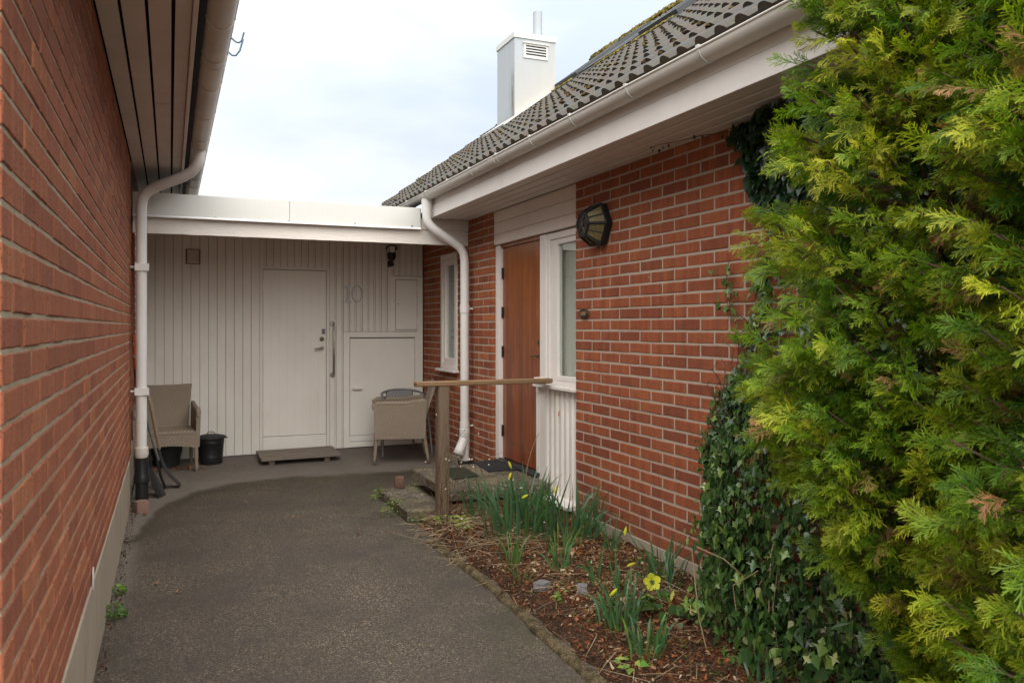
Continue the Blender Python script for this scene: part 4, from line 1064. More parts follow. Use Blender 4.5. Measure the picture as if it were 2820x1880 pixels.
def strip_mat(name, label, c0, c1, c2, c3, z, n, m, cat, th=.012):
    root = empty(name, label, cat, (*((Vector(c0) + Vector(c2)) / 2)[:2], z))
    C4 = [Vector((*c, z)) for c in (c0, c1, c2, c3)]
    mb = MB(); P = C4 + [p + Vector((0, 0, th * .5)) for p in C4]
    mb.add(P, [(3, 2, 1, 0), (4, 5, 6, 7), (0, 1, 5, 4), (1, 2, 6, 5), (2, 3, 7, 6), (3, 0, 4, 7)]); mb.build('mat_base', m, root)
    for k in range(n):
        t0, t1 = (k + .18) / n, (k + .78) / n; mb = MB()
        A, B = C4[0].lerp(C4[1], t0), C4[0].lerp(C4[1], t1); D, E_ = C4[3].lerp(C4[2], t0), C4[3].lerp(C4[2], t1)
        P = [A, B, E_, D]; P = [p + Vector((0, 0, th * .5)) for p in P] + [p + Vector((0, 0, th)) for p in P]
        mb.add(P, [(4, 5, 6, 7), (0, 1, 5, 4), (1, 2, 6, 5), (2, 3, 7, 6), (3, 0, 4, 7)]); mb.build('rib', m, root)
    return root
strip_mat('door_mat', 'black ribbed rubber mat in front of the teak door', (2.53, 6.60), (2.80, 6.585), (2.80, 7.115), (2.58, 7.115), .281, 9, 'rubber', 'door mat', .014)
M['grate'] = mat_plain('mossy_green_grate', (.035, .05, .03), .6, .2, .5, 60, .2)
strip_mat('boot_scraper_grate', 'green stained metal scraper grate in the pebbled porch slab', (2.14, 6.37), (2.39, 6.44), (2.41, 6.90), (2.20, 6.93), .280, 12, 'grate', 'boot scraper', .010)
# dividing concrete edging piece behind slab
ed = MB().box(2.60, 2.64, 7.20, 7.62, .03, .17, .004).build('edging_stone', 'plinth'); tagit(ed, 'grey concrete edging piece between the porch slab and the downpipe', 'edging')
# handrail
hr = empty('handrail', 'weathered timber handrail on a single square post at the porch', 'handrail', (1.9, 5.92, 0))
mb = MB(); vs_ = []
for z, s_ in ((0, 1.0), (.3, 1.02), (.6, .99), (1.083, 1.0)):
    for dx, dy in ((-1, -.82), (-.82, -1), (.82, -1), (1, -.82), (1, .82), (.82, 1), (-.82, 1), (-1, .82)): vs_.append((1.9 + dx * .044 * s_, 5.925 + dy * .044 * s_, z))
mb.add(vs_, [(a * 8 + k, a * 8 + (k + 1) % 8, (a + 1) * 8 + (k + 1) % 8, (a + 1) * 8 + k) for a in range(3) for k in range(8)] + [tuple(range(24, 32))])
mb.build('post', 'wood_post', hr)
MB().box(1.685, 2.802, 5.875, 5.965, 1.085, 1.122, .007).build('rail', 'wood_rail', hr)
MB().box(2.71, 2.795, 5.968, 6.05, 1.07, 1.125, .005).build('rail_bracket', 'white_wood', hr)
# ---- wooden step at the garage door
ws = empty('wooden_step', 'grey weathered plank step in front of the white garage door', 'step', (1.28, 9.1, .06))
zst = .134
for k, (a, b) in enumerate(((8.85, 8.985), (8.99, 9.125), (9.13, 9.265), (9.27, 9.40))):
    mb = MB().box(.872 + rng.uniform(-.004, .004), 1.70, a, b, zst + .004 * k * .8, zst + .028 + .004 * k * .8, .003)
    for i, v in enumerate(mb.v): mb.v[i] = (v[0], v[1], v[2] + .012 * (v[0] - .87))
    mb.build('plank', 'wood_grey', ws)
for xx in (.985, 1.56): MB().box(xx - .03, xx + .03, 8.90, 9.36, .055, zst + .002, .003).build('bearer', 'wood_grey', ws)

# ================================================================== CHAIRS
def rpanel(mb, pts_front, th, nrm):
    n = len(pts_front); b = [Vector(p) + Vector(nrm) * th for p in pts_front]
    mb.add(list(pts_front) + b, [tuple(range(n)), tuple(range(2 * n - 1, n - 1, -1))] + [(i, n + i, n + (i + 1) % n, (i + 1) % n) for i in range(n)])
def armchair(label, loc, rz):
    r_ = empty('wicker_armchair', label, 'armchair', (0, 0, 0), 'beige wicker armchairs under the carport roof')
    # local: faces -y, width along x
    W, D = .29, .27
    N = 9     # seat box with arched skirt
    for ysgn in (-1, 1):
        mb = MB()
        pts = [(W * (-1 + 2 * i / (N - 1)) * .93, ysgn * D, .265 + .03 * math.sin(math.pi * i / (N - 1))) for i in range(N)] + [(W * .95, ysgn * D, .425), (-W * .95, ysgn * D, .425)]
        rpanel(mb, pts if ysgn < 0 else pts[::-1], .02, (0, -ysgn, 0)); mb.build('seat_skirt', 'wicker', r_)
    MB().box(-W * .94, W * .94, -D - .004, D - .02, .405, .445, .012).build('seat', 'wicker', r_)
    for s in (-1, 1):
        mb = MB(); x0_, x1_ = s * W * .93, s * (W * 1.04)
        P = []
        for x_, xt in ((x0_, x0_ + s * .0), (x1_, x1_ + s * .012)):
            P += [(x_ - (s * .02 if False else 0), -D, .27), (x_, D * .95, .27), (xt, D * 1.02, .70), (xt, D * .2, .655), (xt, -D * .96, .655), (xt, -D * 1.03, .625)]
        mb.add(P, [(0, 1, 2, 3, 4, 5), (11, 10, 9, 8, 7, 6)] + [(i, 6 + i, 6 + (i + 1) % 6, (i + 1) % 6) for i in range(6)]); mb.build('side_panel', 'wicker', r_)
        xa = s * W * 1.0
        MB().tube([(xa, -D * 1.0, .60), (xa, -D * 1.03, .645), (xa, -D * .9, .668), (xa, D * .2, .668), (xa, D * .98, .70)], [.022, .026, .027, .026, .022], 8).build('armrest', 'wicker', r_, 60)
    mb = MB(); rows = 8; V_ = []
    for side in (0, 1):
        for j in range(rows + 1):
            t = j / rows; z = .40 + t * .50; w_ = W * (.84 + .16 * t ** 1.5) ; yb_ = D * .82 + .11 * t + .03 * t * t
            for i in range(9):
                u = -1 + i / 4.0; V_.append((u * w_, yb_ + side * .028 - .018 * (1 - u * u), z + (.006 * u * u if j == rows else 0)))
    n9 = 9; m_ = (rows + 1) * 9
    F = [(j * 9 + i, j * 9 + i + 1, (j + 1) * 9 + i + 1, (j + 1) * 9 + i) for j in range(rows) for i in range(8)] + [(m_ + j * 9 + i, m_ + (j + 1) * 9 + i, m_ + (j + 1) * 9 + i + 1, m_ + j * 9 + i + 1) for j in range(rows) for i in range(8)]
    F += [(rows * 9 + i, rows * 9 + i + 1, m_ + rows * 9 + i + 1, m_ + rows * 9 + i) for i in range(8)] + [(j * 9, (j + 1) * 9, m_ + (j + 1) * 9, m_ + j * 9) for j in range(rows)] + [(j * 9 + 8, m_ + j * 9 + 8, m_ + (j + 1) * 9 + 8, (j + 1) * 9 + 8) for j in range(rows)]
    mb.add(V_, F); mb.build('backrest', 'wicker', r_, 50)
    for sx in (-1, 1):
        for sy in (-1, 1):
            lg = MB().tube([(sx * W * .93, sy * D * .93, .30), (sx * W * .95, sy * D * (1.0 if sy < 0 else 1.08), .035)], [.021, .017], 10).build('leg', 'wicker', r_, 50)
            MB().tube([(sx * W * .95, sy * D * (1.0 if sy < 0 else 1.08), .04), (sx * W * .952, sy * D * (1.0 if sy < 0 else 1.08), .0)], [.018, .017], 10).build('foot_cap', 'chrome', lg, 50)
    r_.location = loc; r_.rotation_euler = (0, 0, rz); r_.scale = (1, 1, .94)
    return r_
armchair('beige wicker armchair facing out beside the left white downpipe', (-.045, 9.08, gz(0, 9.0) - .012), R(4))
armchair('beige wicker armchair seen side on in front of the grey metal chair', (2.31, 8.72, gz(2.3, 8.74) + .004), R(-103))
# grey metal chair
mc = empty('metal_garden_chair', 'grey tubular garden chair with sling back in the corner behind the wicker armchair', 'chair', (2.42, 9.1, gz(2.4, 9.1)))
gz0 = gz(2.4, 9.1)
arc = [(2.155, 8.86, gz0 + .0)] + [(2.175, 8.93, gz0 + .35), (2.18, 8.98, gz0 + .58), (2.20, 9.05, gz0 + .645)]
for t in range(1, 12):
    a = math.pi * t / 12; arc.append((2.44 - .245 * math.cos(a) * 1.0, 9.08 + .16 * math.sin(a), gz0 + .645 + .055 * math.sin(a)))
arc += [(2.68, 9.05, gz0 + .645), (2.70, 8.98, gz0 + .58), (2.705, 8.93, gz0 + .35), (2.72, 8.86, gz0)]
MB().tube(arc, .0125, 10).build('arm_frame', 'grey_tube', mc, 60)
for s in (-1, 1):
    MB().tube([(2.44 + s * .155, 9.225, gz0 + .69), (2.44 + s * .14, 9.22, gz0 + .52), (2.44 + s * .15, 9.20, gz0 + .42), (2.44 + s * .20, 9.33, gz0 + .0)], .011, 8).build('back_leg', 'grey_tube', mc, 60)
    MB().tube([(2.44 + s * .225, 9.0, gz0 + .645), (2.44 + s * .19, 9.17, gz0 + .42)], .009, 8).build('strut', 'grey_tube', mc, 60)
MB().box(2.30, 2.58, 9.205, 9.212, gz0 + .43, gz0 + .69).build('backrest', 'sling', mc)
MB().box(2.25, 2.63, 8.86, 9.21, gz0 + .415, gz0 + .425, .003).build('seat', 'sling', mc)
# ---- dustbin
bn = empty('dustbin', 'small black metal dustbin with lid beside the left wicker armchair', 'dustbin', (.40, 9.22, gz(.4, 9.2)))
bz = gz(.4, 9.2) - .005
MB().lathe([(.112, bz), (.116, bz + .012), (.118, bz + .07), (.122, bz + .074), (.120, bz + .08), (.130, bz + .22), (.134, bz + .225), (.132, bz + .232), (.136, bz + .275), (.140, bz + .28)], (.40, 9.22), 28).build('bin_body', 'blackmetal', bn, 35)
ld = MB().lathe([(.147, bz + .268), (.149, bz + .285), (.140, bz + .292), (.08, bz + .305), (.01, bz + .309)], (.40, 9.22), 28).build('lid', 'rubber', bn, 35)
MB().tube([(.36, 9.22, bz + .300), (.365, 9.22, bz + .325), (.385, 9.22, bz + .335), (.415, 9.22, bz + .335), (.435, 9.22, bz + .325), (.44, 9.22, bz + .300)], .004, 6).build('handle', 'blackmetal', ld, 60)
for s in (-1, 1): MB().tube([(.40 + s * .14, 9.19, bz + .27), (.40 + s * .165, 9.20, bz + .268), (.40 + s * .165, 9.24, bz + .268), (.40 + s * .14, 9.25, bz + .27)], .004, 6).build('side_handle', 'blackmetal', bn, 60)
# tub under the chair
tu = empty('plastic_tub', 'low black plastic tub under the left wicker armchair', 'tub', (-.03, 9.27, gz(0, 9.3)))
tz = gz(0, 9.3) - .005
MB().lathe([(.12, tz), (.155, tz + .20), (.150, tz + .20), (.118, tz + .01)], (-.03, 9.27), 24).build('tub_body', 'rubber', tu, 35)
MB().lathe([(.155, tz + .19), (.163, tz + .195), (.163, tz + .207), (.152, tz + .207)], (-.03, 9.27), 24, False).build('rim', 'rubber', tu, 35)

# ================================================================== TOOLS by the left pipe
def blade(mb, tip, back, side, w1, w2, curve):
    """blade from back to tip, width along side"""
    tip, back, side = Vector(tip), Vector(back), Vector(side).normalized(); n = (tip - back).cross(side).normalized(); V_ = []
    for j in range(7):
        t = j / 6; c = back.lerp(tip, t) + n * curve * math.sin(math.pi * t); w_ = w1 + (w2 - w1) * min(1, t * 2.2)
        for i in range(5): u = -1 + i / 2; V_.append(c + side * u * w_ - n * (.018 * u * u))
    V2 = [v + n * .003 for v in V_]; m_ = len(V_)
    F = [(j * 5 + i, j * 5 + i + 1, (j + 1) * 5 + i + 1, (j + 1) * 5 + i) for j in range(6) for i in range(4)]
    F2 = [tuple(m_ + q for q in f[::-1]) for f in F]
    per = [i for i in range(5)] + [5 * j + 4 for j in range(1, 7)] + [30 + i for i in (3, 2, 1, 0)] + [5 * j for j in range(5, 0, -1)]
    F3 = [(per[k], per[(k + 1) % len(per)], m_ + per[(k + 1) % len(per)], m_ + per[k]) for k in range(len(per))]
    mb.add(V_ + V2, F + F2 + F3)
sh = empty('shovel', 'shovel with a thick wooden handle and curved black blade leaning by the left downpipe', 'shovel', (.07, 8.2, .06), 'garden tools leaning by the left downpipe')
MB().tube([(-.235, 7.98, 1.16), (-.19, 7.985, .98), (-.155, 8.0, .82), (-.112, 8.09, .56), (-.09, 8.14, .42)], [.011, .013, .016, .018, .014], 10).build('shaft', 'handle_wood', sh, 60)
mb = MB(); blade(mb, (.098, 8.20, .075), (-.088, 8.145, .42), (.02, 1, 0), .03, .07, -.035); mb.build('blade', 'blackmetal', sh, 50)
sp_ = empty('spade', 'narrow spade with a slim grey metal shaft in front of the wooden shovel handle', 'spade', (-.03, 8.18, .06), 'garden tools leaning by the left downpipe')
MB().tube([(-.205, 7.9, .80), (-.16, 7.97, .58), (-.096, 8.07, .33)], .0115, 8).build('shaft', 'grey_tube', sp_, 60)
mb = MB(); blade(mb, (-.03, 8.16, .062), (-.098, 8.07, .33), (.0, 1, 0), .015, .045, -.01); mb.build('blade', 'blackmetal', sp_, 50)
hp = empty('flat_shovel', 'black flat shovel blade standing on the ground just right of the black drain pipe', 'shovel', (-.05, 7.87, .04), 'garden tools leaning by the left downpipe')
mb = MB(); blade(mb, (-.048, 7.86, .045), (-.150, 7.90, .30), (.35, 1, 0), .03, .09, -.006); mb.build('blade', 'blackmetal', hp, 50)
MB().tube([(-.150, 7.90, .295), (-.235, 7.80, .62)], .012, 8).build('shaft', 'blackmetal', hp, 60)
ot = empty('orange_handled_tool', 'orange handled tool leaning on the wall behind the left downpipe', 'garden tool', (-.28, 7.70, .9))
MB().tube([(-.285, 7.64, 1.46), (-.272, 7.66, 1.17)], .014, 8).build('grip', 'orange', ot, 60)
MB().tube([(-.285, 7.645, 1.40), (-.2835, 7.647, 1.375)], .0155, 8).build('band', 'silver', ot, 60)
MB().tube([(-.279, 7.652, 1.29), (-.278, 7.653, 1.27)], .0155, 8).build('band', 'silver', ot, 60)
MB().tube([(-.272, 7.66, 1.17), (-.25, 7.72, .60), (-.235, 7.78, .06)], .011, 8).build('shaft', 'blackmetal', ot, 60)

# ---- stones
def cobble(name, label, c, s, rz, m, cat, seed, group=None):
    r = random.Random(seed); mb = MB(); N = 4; V_ = {}; vs_ = []; fs_ = []
    for f in range(6):
        ax = f // 2; sg_ = 1 if f % 2 else -1; st = len(vs_)
        for j in range(N + 1):
            for i in range(N + 1):
                u, v_ = -1 + 2 * i / N, -1 + 2 * j / N
                p = [0, 0, 0]; p[ax] = sg_; p[(ax + 1) % 3] = u; p[(ax + 2) % 3] = v_
                q = Vector(p); ln = q.length; q = q * (1 - .16 * (ln - 1) / .73)
                q *= 1 + (.14 if m == 'rock' else .09) * fbm(q.x * 1.3 + seed, q.y * 1.3, q.z * 1.3, 3)
                vs_.append(Vector((q.x * s[0], q.y * s[1], q.z * s[2])))
        for j in range(N):
            for i in range(N):
                a = st + j * (N + 1) + i; e = (a, a + 1, a + N + 2, a + N + 1); fs_.append(e if sg_ > 0 else e[::-1])
    mb.add(vs_, fs_); mb.xform(Matrix.Translation(c) @ Matrix.Rotation(rz, 4, 'Z')); 
    o = mb.build(name, m, None, 50); return tagit(o, label, cat, group)
cobble('paving_block', 'rough pink granite block at the foot of the black drain pipe', (-.215, 7.30, .072), (.052, .052, .055), R(20), 'stone_pink', 'stone block', 3)
cobble('paving_block', 'reddish brown block on the far corner of the lower concrete step', (1.86, 7.03, .168), (.043, .05, .052), R(-12), 'stone_brown', 'stone block', 8)
cobble('stone', 'pale grey stone in the soil nearest the driveway edge', (1.915, 4.16, .085), (.045, .035, .028), R(20), 'rock', 'stone', 12)
cobble('stone', 'grey stone among the thin daffodil leaves in the middle of the bed', (2.08, 3.99, .095), (.034, .030, .032), R(60), 'rock', 'stone', 15)
cobble('stone', 'small white pebble beside the pale hellebore flower', (2.39, 3.42, .16), (.014, .014, .014), 0, 'pipe_w', 'pebble', 17)

# ================================================================== PLANTS
def ribbons(P0, D, L, W, N, curl, segs=2):
    """vectorised tapered ribbons. P0,D,N (n,3); L,W,curl (n,) -> V,F"""
    n = len(P0); S = np.cross(D, N); S /= np.linalg.norm(S, axis=1, keepdims=True) + 1e-9
    V = np.zeros((n, (segs + 1) * 2, 3)); 
    for k in range(segs + 1):
        t = k / segs; c = P0 + D * (L * t)[:, None] + N * (curl * L * t * t)[:, None]
        wk = W * (1.0 - .72 * t ** 3) if segs > 1 else W * (1 - .35 * t)
        V[:, 2 * k] = c - S * wk[:, None] / 2; V[:, 2 * k + 1] = c + S * wk[:, None] / 2
    F = []
    for k in range(segs): F.append([2 * k, 2 * k + 1, 2 * k + 3, 2 * k + 2])
    F = np.array(F)[None] + (np.arange(n) * (segs + 1) * 2)[:, None, None]
    return V.reshape(-1, 3), F.reshape(-1, 4)

# --- conifer spray template in local XY plane (x forward)
JIT = {}
def spray_template(seed):
    r = np.random.default_rng(seed); P = []; D = []; L = []; W = []; T = []
    Ls = r.uniform(.10, .13); P.append((0, 0, 0)); D.append((1, 0, 0)); L.append(Ls); W.append(.0036); T.append(.3)
    nb = int(r.integers(8, 11))
    for i in range(nb):
        t = .10 + .86 * i / nb + r.uniform(-.03, .03); sgn = 1 if i % 2 else -1
        a = sgn * R(r.uniform(20, 44)); bl_ = Ls * .62 * (1 - t * .50) * r.uniform(.65, 1.25)
        p = np.array((Ls * t, 0, 0)); d = np.array((math.cos(a), math.sin(a), r.uniform(-.50, .30)))
        P.append(p); D.append(d); L.append(bl_); W.append(.0030); T.append(.5 + .3 * t)
        ns = 4 if bl_ > .035 else 3
        for j in range(ns):
            tt = .28 + .62 * j / ns; s2 = 1 if j % 2 else -1; a2 = a + s2 * R(r.uniform(20, 40))
            P.append(p + d * bl_ * tt); D.append((math.cos(a2), math.sin(a2), r.uniform(-.45, .30))); L.append(bl_ * r.uniform(.38, .55) * (1.15 - tt * .4)); W.append(.0024); T.append(.75 + .25 * tt)
    P, D, L, W, T = map(np.array, (P, D, L, W, T)); N = np.tile((0, 0, 1.0), (len(P), 1))
    big = np.array([i for i in range(len(P)) if L[i] > .055 or i == 0]); sm = np.array([i for i in range(len(P)) if not (L[i] > .055 or i == 0)])
    V1, F1 = ribbons(P[big], D[big], L[big], W[big] * 1.2, N[big], np.full(len(big), -.12), 2)
    V2, F2 = ribbons(P[sm], D[sm], L[sm], W[sm] * 1.5, N[sm], np.full(len(sm), -.12), 1)
    V = np.concatenate([V1, V2]); F = np.concatenate([F1, F2 + len(V1)])
    tip = np.concatenate([np.repeat(T[big], 6) * .6 + np.tile([0, 0, .5, .5, 1, 1], len(big)) * .4, np.repeat(T[sm], 4) * .7 + np.tile([0, 0, 1, 1], len(sm)) * .3])
    V[:, 2] -= .9 * V[:, 0] ** 2 * 1.6 + .0     # droop
    jb, js = r.normal(0, .20, len(big)), r.normal(0, .24, len(sm))
    JIT[seed] = np.concatenate([np.repeat(jb, 6), np.repeat(js, 4)])
    return V, F, tip
SPR = [spray_template(s) for s in range(14)]
def place_templates(tmpl, items):
    """items: (idx, origin, fwd, normal, scale, hue, val)"""
    Vs, Fs, Cs = [], [], []; off = 0
    for (ti, o, f, nrm, sc_, hue, val) in items:
        V, F, tip = tmpl[ti]; f = f / np.linalg.norm(f); s = np.cross(nrm, f); s /= np.linalg.norm(s) + 1e-9; u = np.cross(f, s)
        Rm = np.stack([f, s, u], 0)
        Vs.append(V @ Rm * sc_ + o); Fs.append(F + off); off += len(V)
        c = np.zeros((len(V), 3)); c[:, 0] = np.where(hue > .85, hue, np.clip(hue + (.34 if f[2] < 9 else .2) * (tip - .55), 0, .84)); c[:, 1] = np.clip(val + JIT[ti], 0, 1) if tmpl is SPR else val; Cs.append(c)
    return np.concatenate(Vs), np.concatenate(Fs), np.concatenate(Cs)
def interp(tab, z):
    if z <= tab[0][0]: return tab[0][1]
    for (a, ra), (b, rb_) in zip(tab, tab[1:]):
        if z <= b: return ra + (rb_ - ra) * (z - a) / (b - a)
    return tab[-1][1]
def conifer(label, cx, cy, tab, nb, seed, zmax):
    r = np.random.default_rng(seed); root = empty('conifer_tree', label, 'conifer', (cx, cy, 0), 'conifers crowding the right edge')
    items = []; tw = MB(); tw.cc = (.2, .4, .1)
    for b in range(nb):
        z = r.uniform(.12, zmax); th = r.uniform(0, 2 * math.pi); rad = interp(tab, z) * (1 + .20 * fbm(math.cos(th) * 1.4 + seed, math.sin(th) * 1.4, z * 1.5, 3)) * (r.uniform(.88, 1.05) if r.random() < .75 else r.uniform(.55, .85))
        start = np.array((cx + .25 * rad * math.cos(th), cy + .25 * rad * math.sin(th), z - .10)); end = np.array((cx + rad * math.cos(th + r.uniform(-.15, .15)), cy + rad * math.sin(th + r.uniform(-.15, .15)), z + r.uniform(-.02, .10)))
        if end[0] > 2.70: continue
        tc_ = -(math.cos(th) * cx + math.sin(th) * cy) / math.hypot(cx, cy)
        if tc_ < -.15 and r.random() < .86: continue
        mid = (start + end) / 2 + np.array((0, 0, -.04)); tw.tube([start, mid, end], [.008, .006, .003], 4, False)
        out = (end - start); out /= np.linalg.norm(out); hue0 = np.clip(r.normal(.55, .09), .25, .74); val0 = r.uniform(.25, .85)
        ns = int(24 * max(.55, min(1.3, rad / .55)))
        for k in range(ns):
            t = .35 + .67 * k / ns; c = start * (1 - t) ** 2 + 2 * mid * t * (1 - t) + end * t * t
            side = (1 if k % 2 else -1); perp = np.cross(out, (0, 0, 1.0)); perp /= np.linalg.norm(perp) + 1e-9
            f = out * r.uniform(.7, 1.1) + perp * side * r.uniform(.25, .95) * (1.15 - t * .7) + np.array((0, 0, r.uniform(-.65, .25)))
            nrm = np.cross(f, perp * side) * side; nrm = np.array((0, 0, 1.0)) * r.uniform(.2, 1) + perp * r.uniform(-.9, .9) + r.normal(0, .35, 3)
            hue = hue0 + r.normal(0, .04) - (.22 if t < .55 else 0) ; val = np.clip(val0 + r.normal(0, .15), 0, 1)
            if r.random() < .05: hue = r.uniform(.88, .98)
            items.append((int(r.integers(14)), c + r.normal(0, .012, 3), f, nrm, r.uniform(.45, .85), float(np.clip(hue, .02, .98)), float(val)))
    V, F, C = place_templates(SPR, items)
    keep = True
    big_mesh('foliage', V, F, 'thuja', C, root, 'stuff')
    tw.build('branches', 'twig', root, 60)['kind'] = 'stuff'
    mb = MB(); mb.cc = (.3, .4, .1); mb.tube([(cx, cy, -.05), (cx + .02, cy - .01, .5), (cx - .01, cy + .02, 1.4), (cx, cy, zmax * .95)], [.05, .038, .028, .008], 10).build('trunk', 'twig', root, 60)
    print('conifer', len(items), len(F))
    return root
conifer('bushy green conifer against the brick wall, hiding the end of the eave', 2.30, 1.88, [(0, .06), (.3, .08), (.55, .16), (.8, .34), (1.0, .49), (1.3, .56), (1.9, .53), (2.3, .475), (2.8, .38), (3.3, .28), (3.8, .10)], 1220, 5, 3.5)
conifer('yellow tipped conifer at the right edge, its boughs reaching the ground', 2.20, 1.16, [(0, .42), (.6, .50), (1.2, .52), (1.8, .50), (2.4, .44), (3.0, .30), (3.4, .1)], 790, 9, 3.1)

# --- ivy
def ivy_template(kind, seed):
    r = random.Random(seed)
    if kind == 0: out = [(0, 0), (.30, -.22), (.42, -.10), (.50, -.50), (.62, -.22), (1.0, 0)]
    else: out = [(0, 0), (.18, -.30), (.40, -.38), (.62, -.26), (.82, -.12), (1.02, 0)]
    out = [(x * r.uniform(.94, 1.06), y * r.uniform(.9, 1.1)) for x, y in out]
    n = len(out); V = [(x, y, .10 * abs(y) - .12 * x * x) for x, y in out] + [(x, -y, .10 * abs(y) - .12 * x * x) for x, y in out[1:-1]] + [(.35, 0, -.05), (.7, 0, -.08)]
    lo = list(range(n)); hi = [0] + list(range(n, n + n - 2)) + [n - 1]; m1, m2 = 2 * n - 2, 2 * n - 1
    F = []
    for side in (lo, hi):
        sgn = side is lo
        q = [(side[0], side[1], side[2], m1), (side[2], side[3], m2, m1), (side[3], side[4], side[5], m2)]
        F += q if sgn else [x[::-1] for x in q]
    return np.array(V), np.array(F), np.zeros(len(V)) + .5
IV = [ivy_template(0, 1), ivy_template(0, 2), ivy_template(0, 3), ivy_template(1, 4), ivy_template(1, 5)]
ivy_meshes = []
for i, (V, F, t) in enumerate(IV):
    for h_ in (.12, .35, .55, .78):
        mb = MB(); mb.cc = (h_, .3 + .4 * rng.random(), .1); mb.add(V.tolist(), F.tolist()); ivy_meshes.append((i, h_, mb.mesh('leaf', 'ivy')))
ivr = empty('ivy', 'thick green ivy climbing the brick wall and spreading over the soil below the conifer', 'climbing plant', (RX, 3.2, 0))
BND = [(.1, 3.30), (.18, 3.46), (.35, 3.62), (.54, 3.74), (.87, 3.78), (1.2, 3.62), (1.43, 3.50), (1.60, 3.40), (1.72, 3.42), (1.85, 3.38), (2.1, 3.30), (2.3, 3.38), (2.5, 3.46), (2.6, 3.56)]
thick = [(0, .78), (.25, .66), (.6, .42), (1.0, .22), (1.4, .10), (2.0, .08), (2.3, .14), (2.6, .18)]
cand = []
r = np.random.default_rng(21)
for k in range(16000):
    z = r.uniform(.03, 2.6); yb_ = interp(BND, z) + .05 * fbm(z * 9, 3, 1, 3); y = yb_ - 1.9 * r.random() ** 1.35 if r.random() < .93 else yb_ + r.normal(0, .04)
    if y < .6: continue
    if 1.30 < z < 2.15 and yb_ - y < .40 and r.random() < .8: continue
    edge = min(1, max(.15, (yb_ - y) / .35)); th = interp(thick, z) * edge
    dpt = th * math.sqrt(r.uniform(0, 1)) * (.85 + .3 * fbm(y * 4, z * 4, 2, 3)); x = RX - .02 - dpt
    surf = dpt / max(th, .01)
    nrm = np.array((-1.0, r.normal(0, .45) + .15, .35 + r.normal(0, .35)))
    f = np.array((-.25 + r.normal(0, .25), r.normal(0, .55), -1 + r.normal(0, .45)))
    top = z > 2.15
    ti = int(r.integers(3, 5)) if (top or r.random() < .25) else int(r.integers(0, 3))
    sc_ = r.uniform(.055, .085) if top else (r.uniform(.022, .048) if r.random() < .7 else r.uniform(.045, .066)) * (1.15 if z < .6 else 1)
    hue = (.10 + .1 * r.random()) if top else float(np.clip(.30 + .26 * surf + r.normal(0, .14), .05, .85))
    if not top and r.random() < .03: hue = .97
    zc = y * .923 + x * .385; ang = abs((x * .923 - y * .385) / zc - .46)
    vis = (1 if (x * .923 - y * .385) / zc < .345 + (.12 if z < .7 else 0) else 0)
    cand.append((-(vis * 10 + surf * 2 + sc_ * 30), ti, np.array((x, y, z)), f, nrm, sc_, hue, float(r.uniform(.2, .95))))
# ground cover part
for k in range(900):
    y = r.uniform(1.4, 3.5); x = r.uniform(1.95, 2.75) if y < 2.9 else r.uniform(2.35 , 2.78)
    if x < 2.0 + .35 * (y - 1.4) + .12 * fbm(x * 3, y * 3, 7, 2): continue
    nrm = np.array((r.normal(-.2, .35), r.normal(-.2, .3), 1.0)); f = np.array((r.normal(0, 1), r.normal(0, 1), -.15)); 
    cand.append((-(8 + r.random()), int(r.integers(0, 3)), np.array((x, y, soil_z(x, y) + .02 + r.uniform(0, .07))), f, nrm, r.uniform(.03, .065), float(np.clip(r.normal(.42, .12), .1, .8)), float(r.uniform(.2, .9))))
cand.sort(key=lambda c: c[0])
def basis(f, nrm):
    f = f / np.linalg.norm(f); s = np.cross(nrm, f); s /= np.linalg.norm(s) + 1e-9; u = np.cross(f, s); return f, s, u
for k, (_, ti, o_, f, nrm, sc_, hue, val) in enumerate(cand[:300]):
    f_, s_, u_ = basis(f, nrm); me = min((m for m in ivy_meshes if m[0] == ti), key=lambda m: abs(m[1] - hue + rng.uniform(-.1, .1)))[2]
    ob = bpy.data.objects.new('leaf', me); COL.objects.link(ob); ob.parent = ivr
    Mx = Matrix(((f_[0] * sc_, s_[0] * sc_, u_[0] * sc_, o_[0] - RX), (f_[1] * sc_, s_[1] * sc_, u_[1] * sc_, o_[1] - 3.2), (f_[2] * sc_, s_[2] * sc_, u_[2] * sc_, o_[2]), (0, 0, 0, 1)))
    ob.matrix_local = Mx
V, F, C = place_templates(IV, [(c[1], c[2], c[3], c[4], c[5], c[6], c[7]) for c in cand[300:]])
big_mesh('foliage', V, F, 'ivy', C, ivr, 'stuff')
# vines and tendrils
tw = MB()
def vine(pts, r0, hue):
    tw.cc = (hue, .5, .1); tw.tube(pts, [r0 * (1 - .6 * i / (len(pts) - 1)) for i in range(len(pts))], 5, False)
for k in range(60):
    y = r.uniform(2.6, 3.75); z = r.uniform(.1, 1.2); p = [(RX - .03, y, z)]
    for q in range(6): p.append((RX - .02 - abs(r.normal(0, .04)), p[-1][1] + r.normal(.01, .04), p[-1][2] + r.uniform(.03, .12)))
    vine(p, .004, .25)
for k in range(2):      # thicker bare stems rising off the soil
    bx, by = r.uniform(2.25, 2.45), r.uniform(2.75, 3.05); vine([(bx, by, .06), (bx + r.normal(0, .03), by + r.normal(0, .03), .30), (bx + r.normal(.02, .04), by + r.normal(.02, .04), .52), (bx + .15, by + .1, .62)], .0045, .9)
vine([(2.05, 1.95, .1), (2.2, 2.15, .14), (2.35, 2.2, .10), (2.55, 2.4, .16)], .012, .6)
vine([(1.9, 2.5, .07), (2.2, 2.45, .10), (2.5, 2.7, .12)], .009, .75)
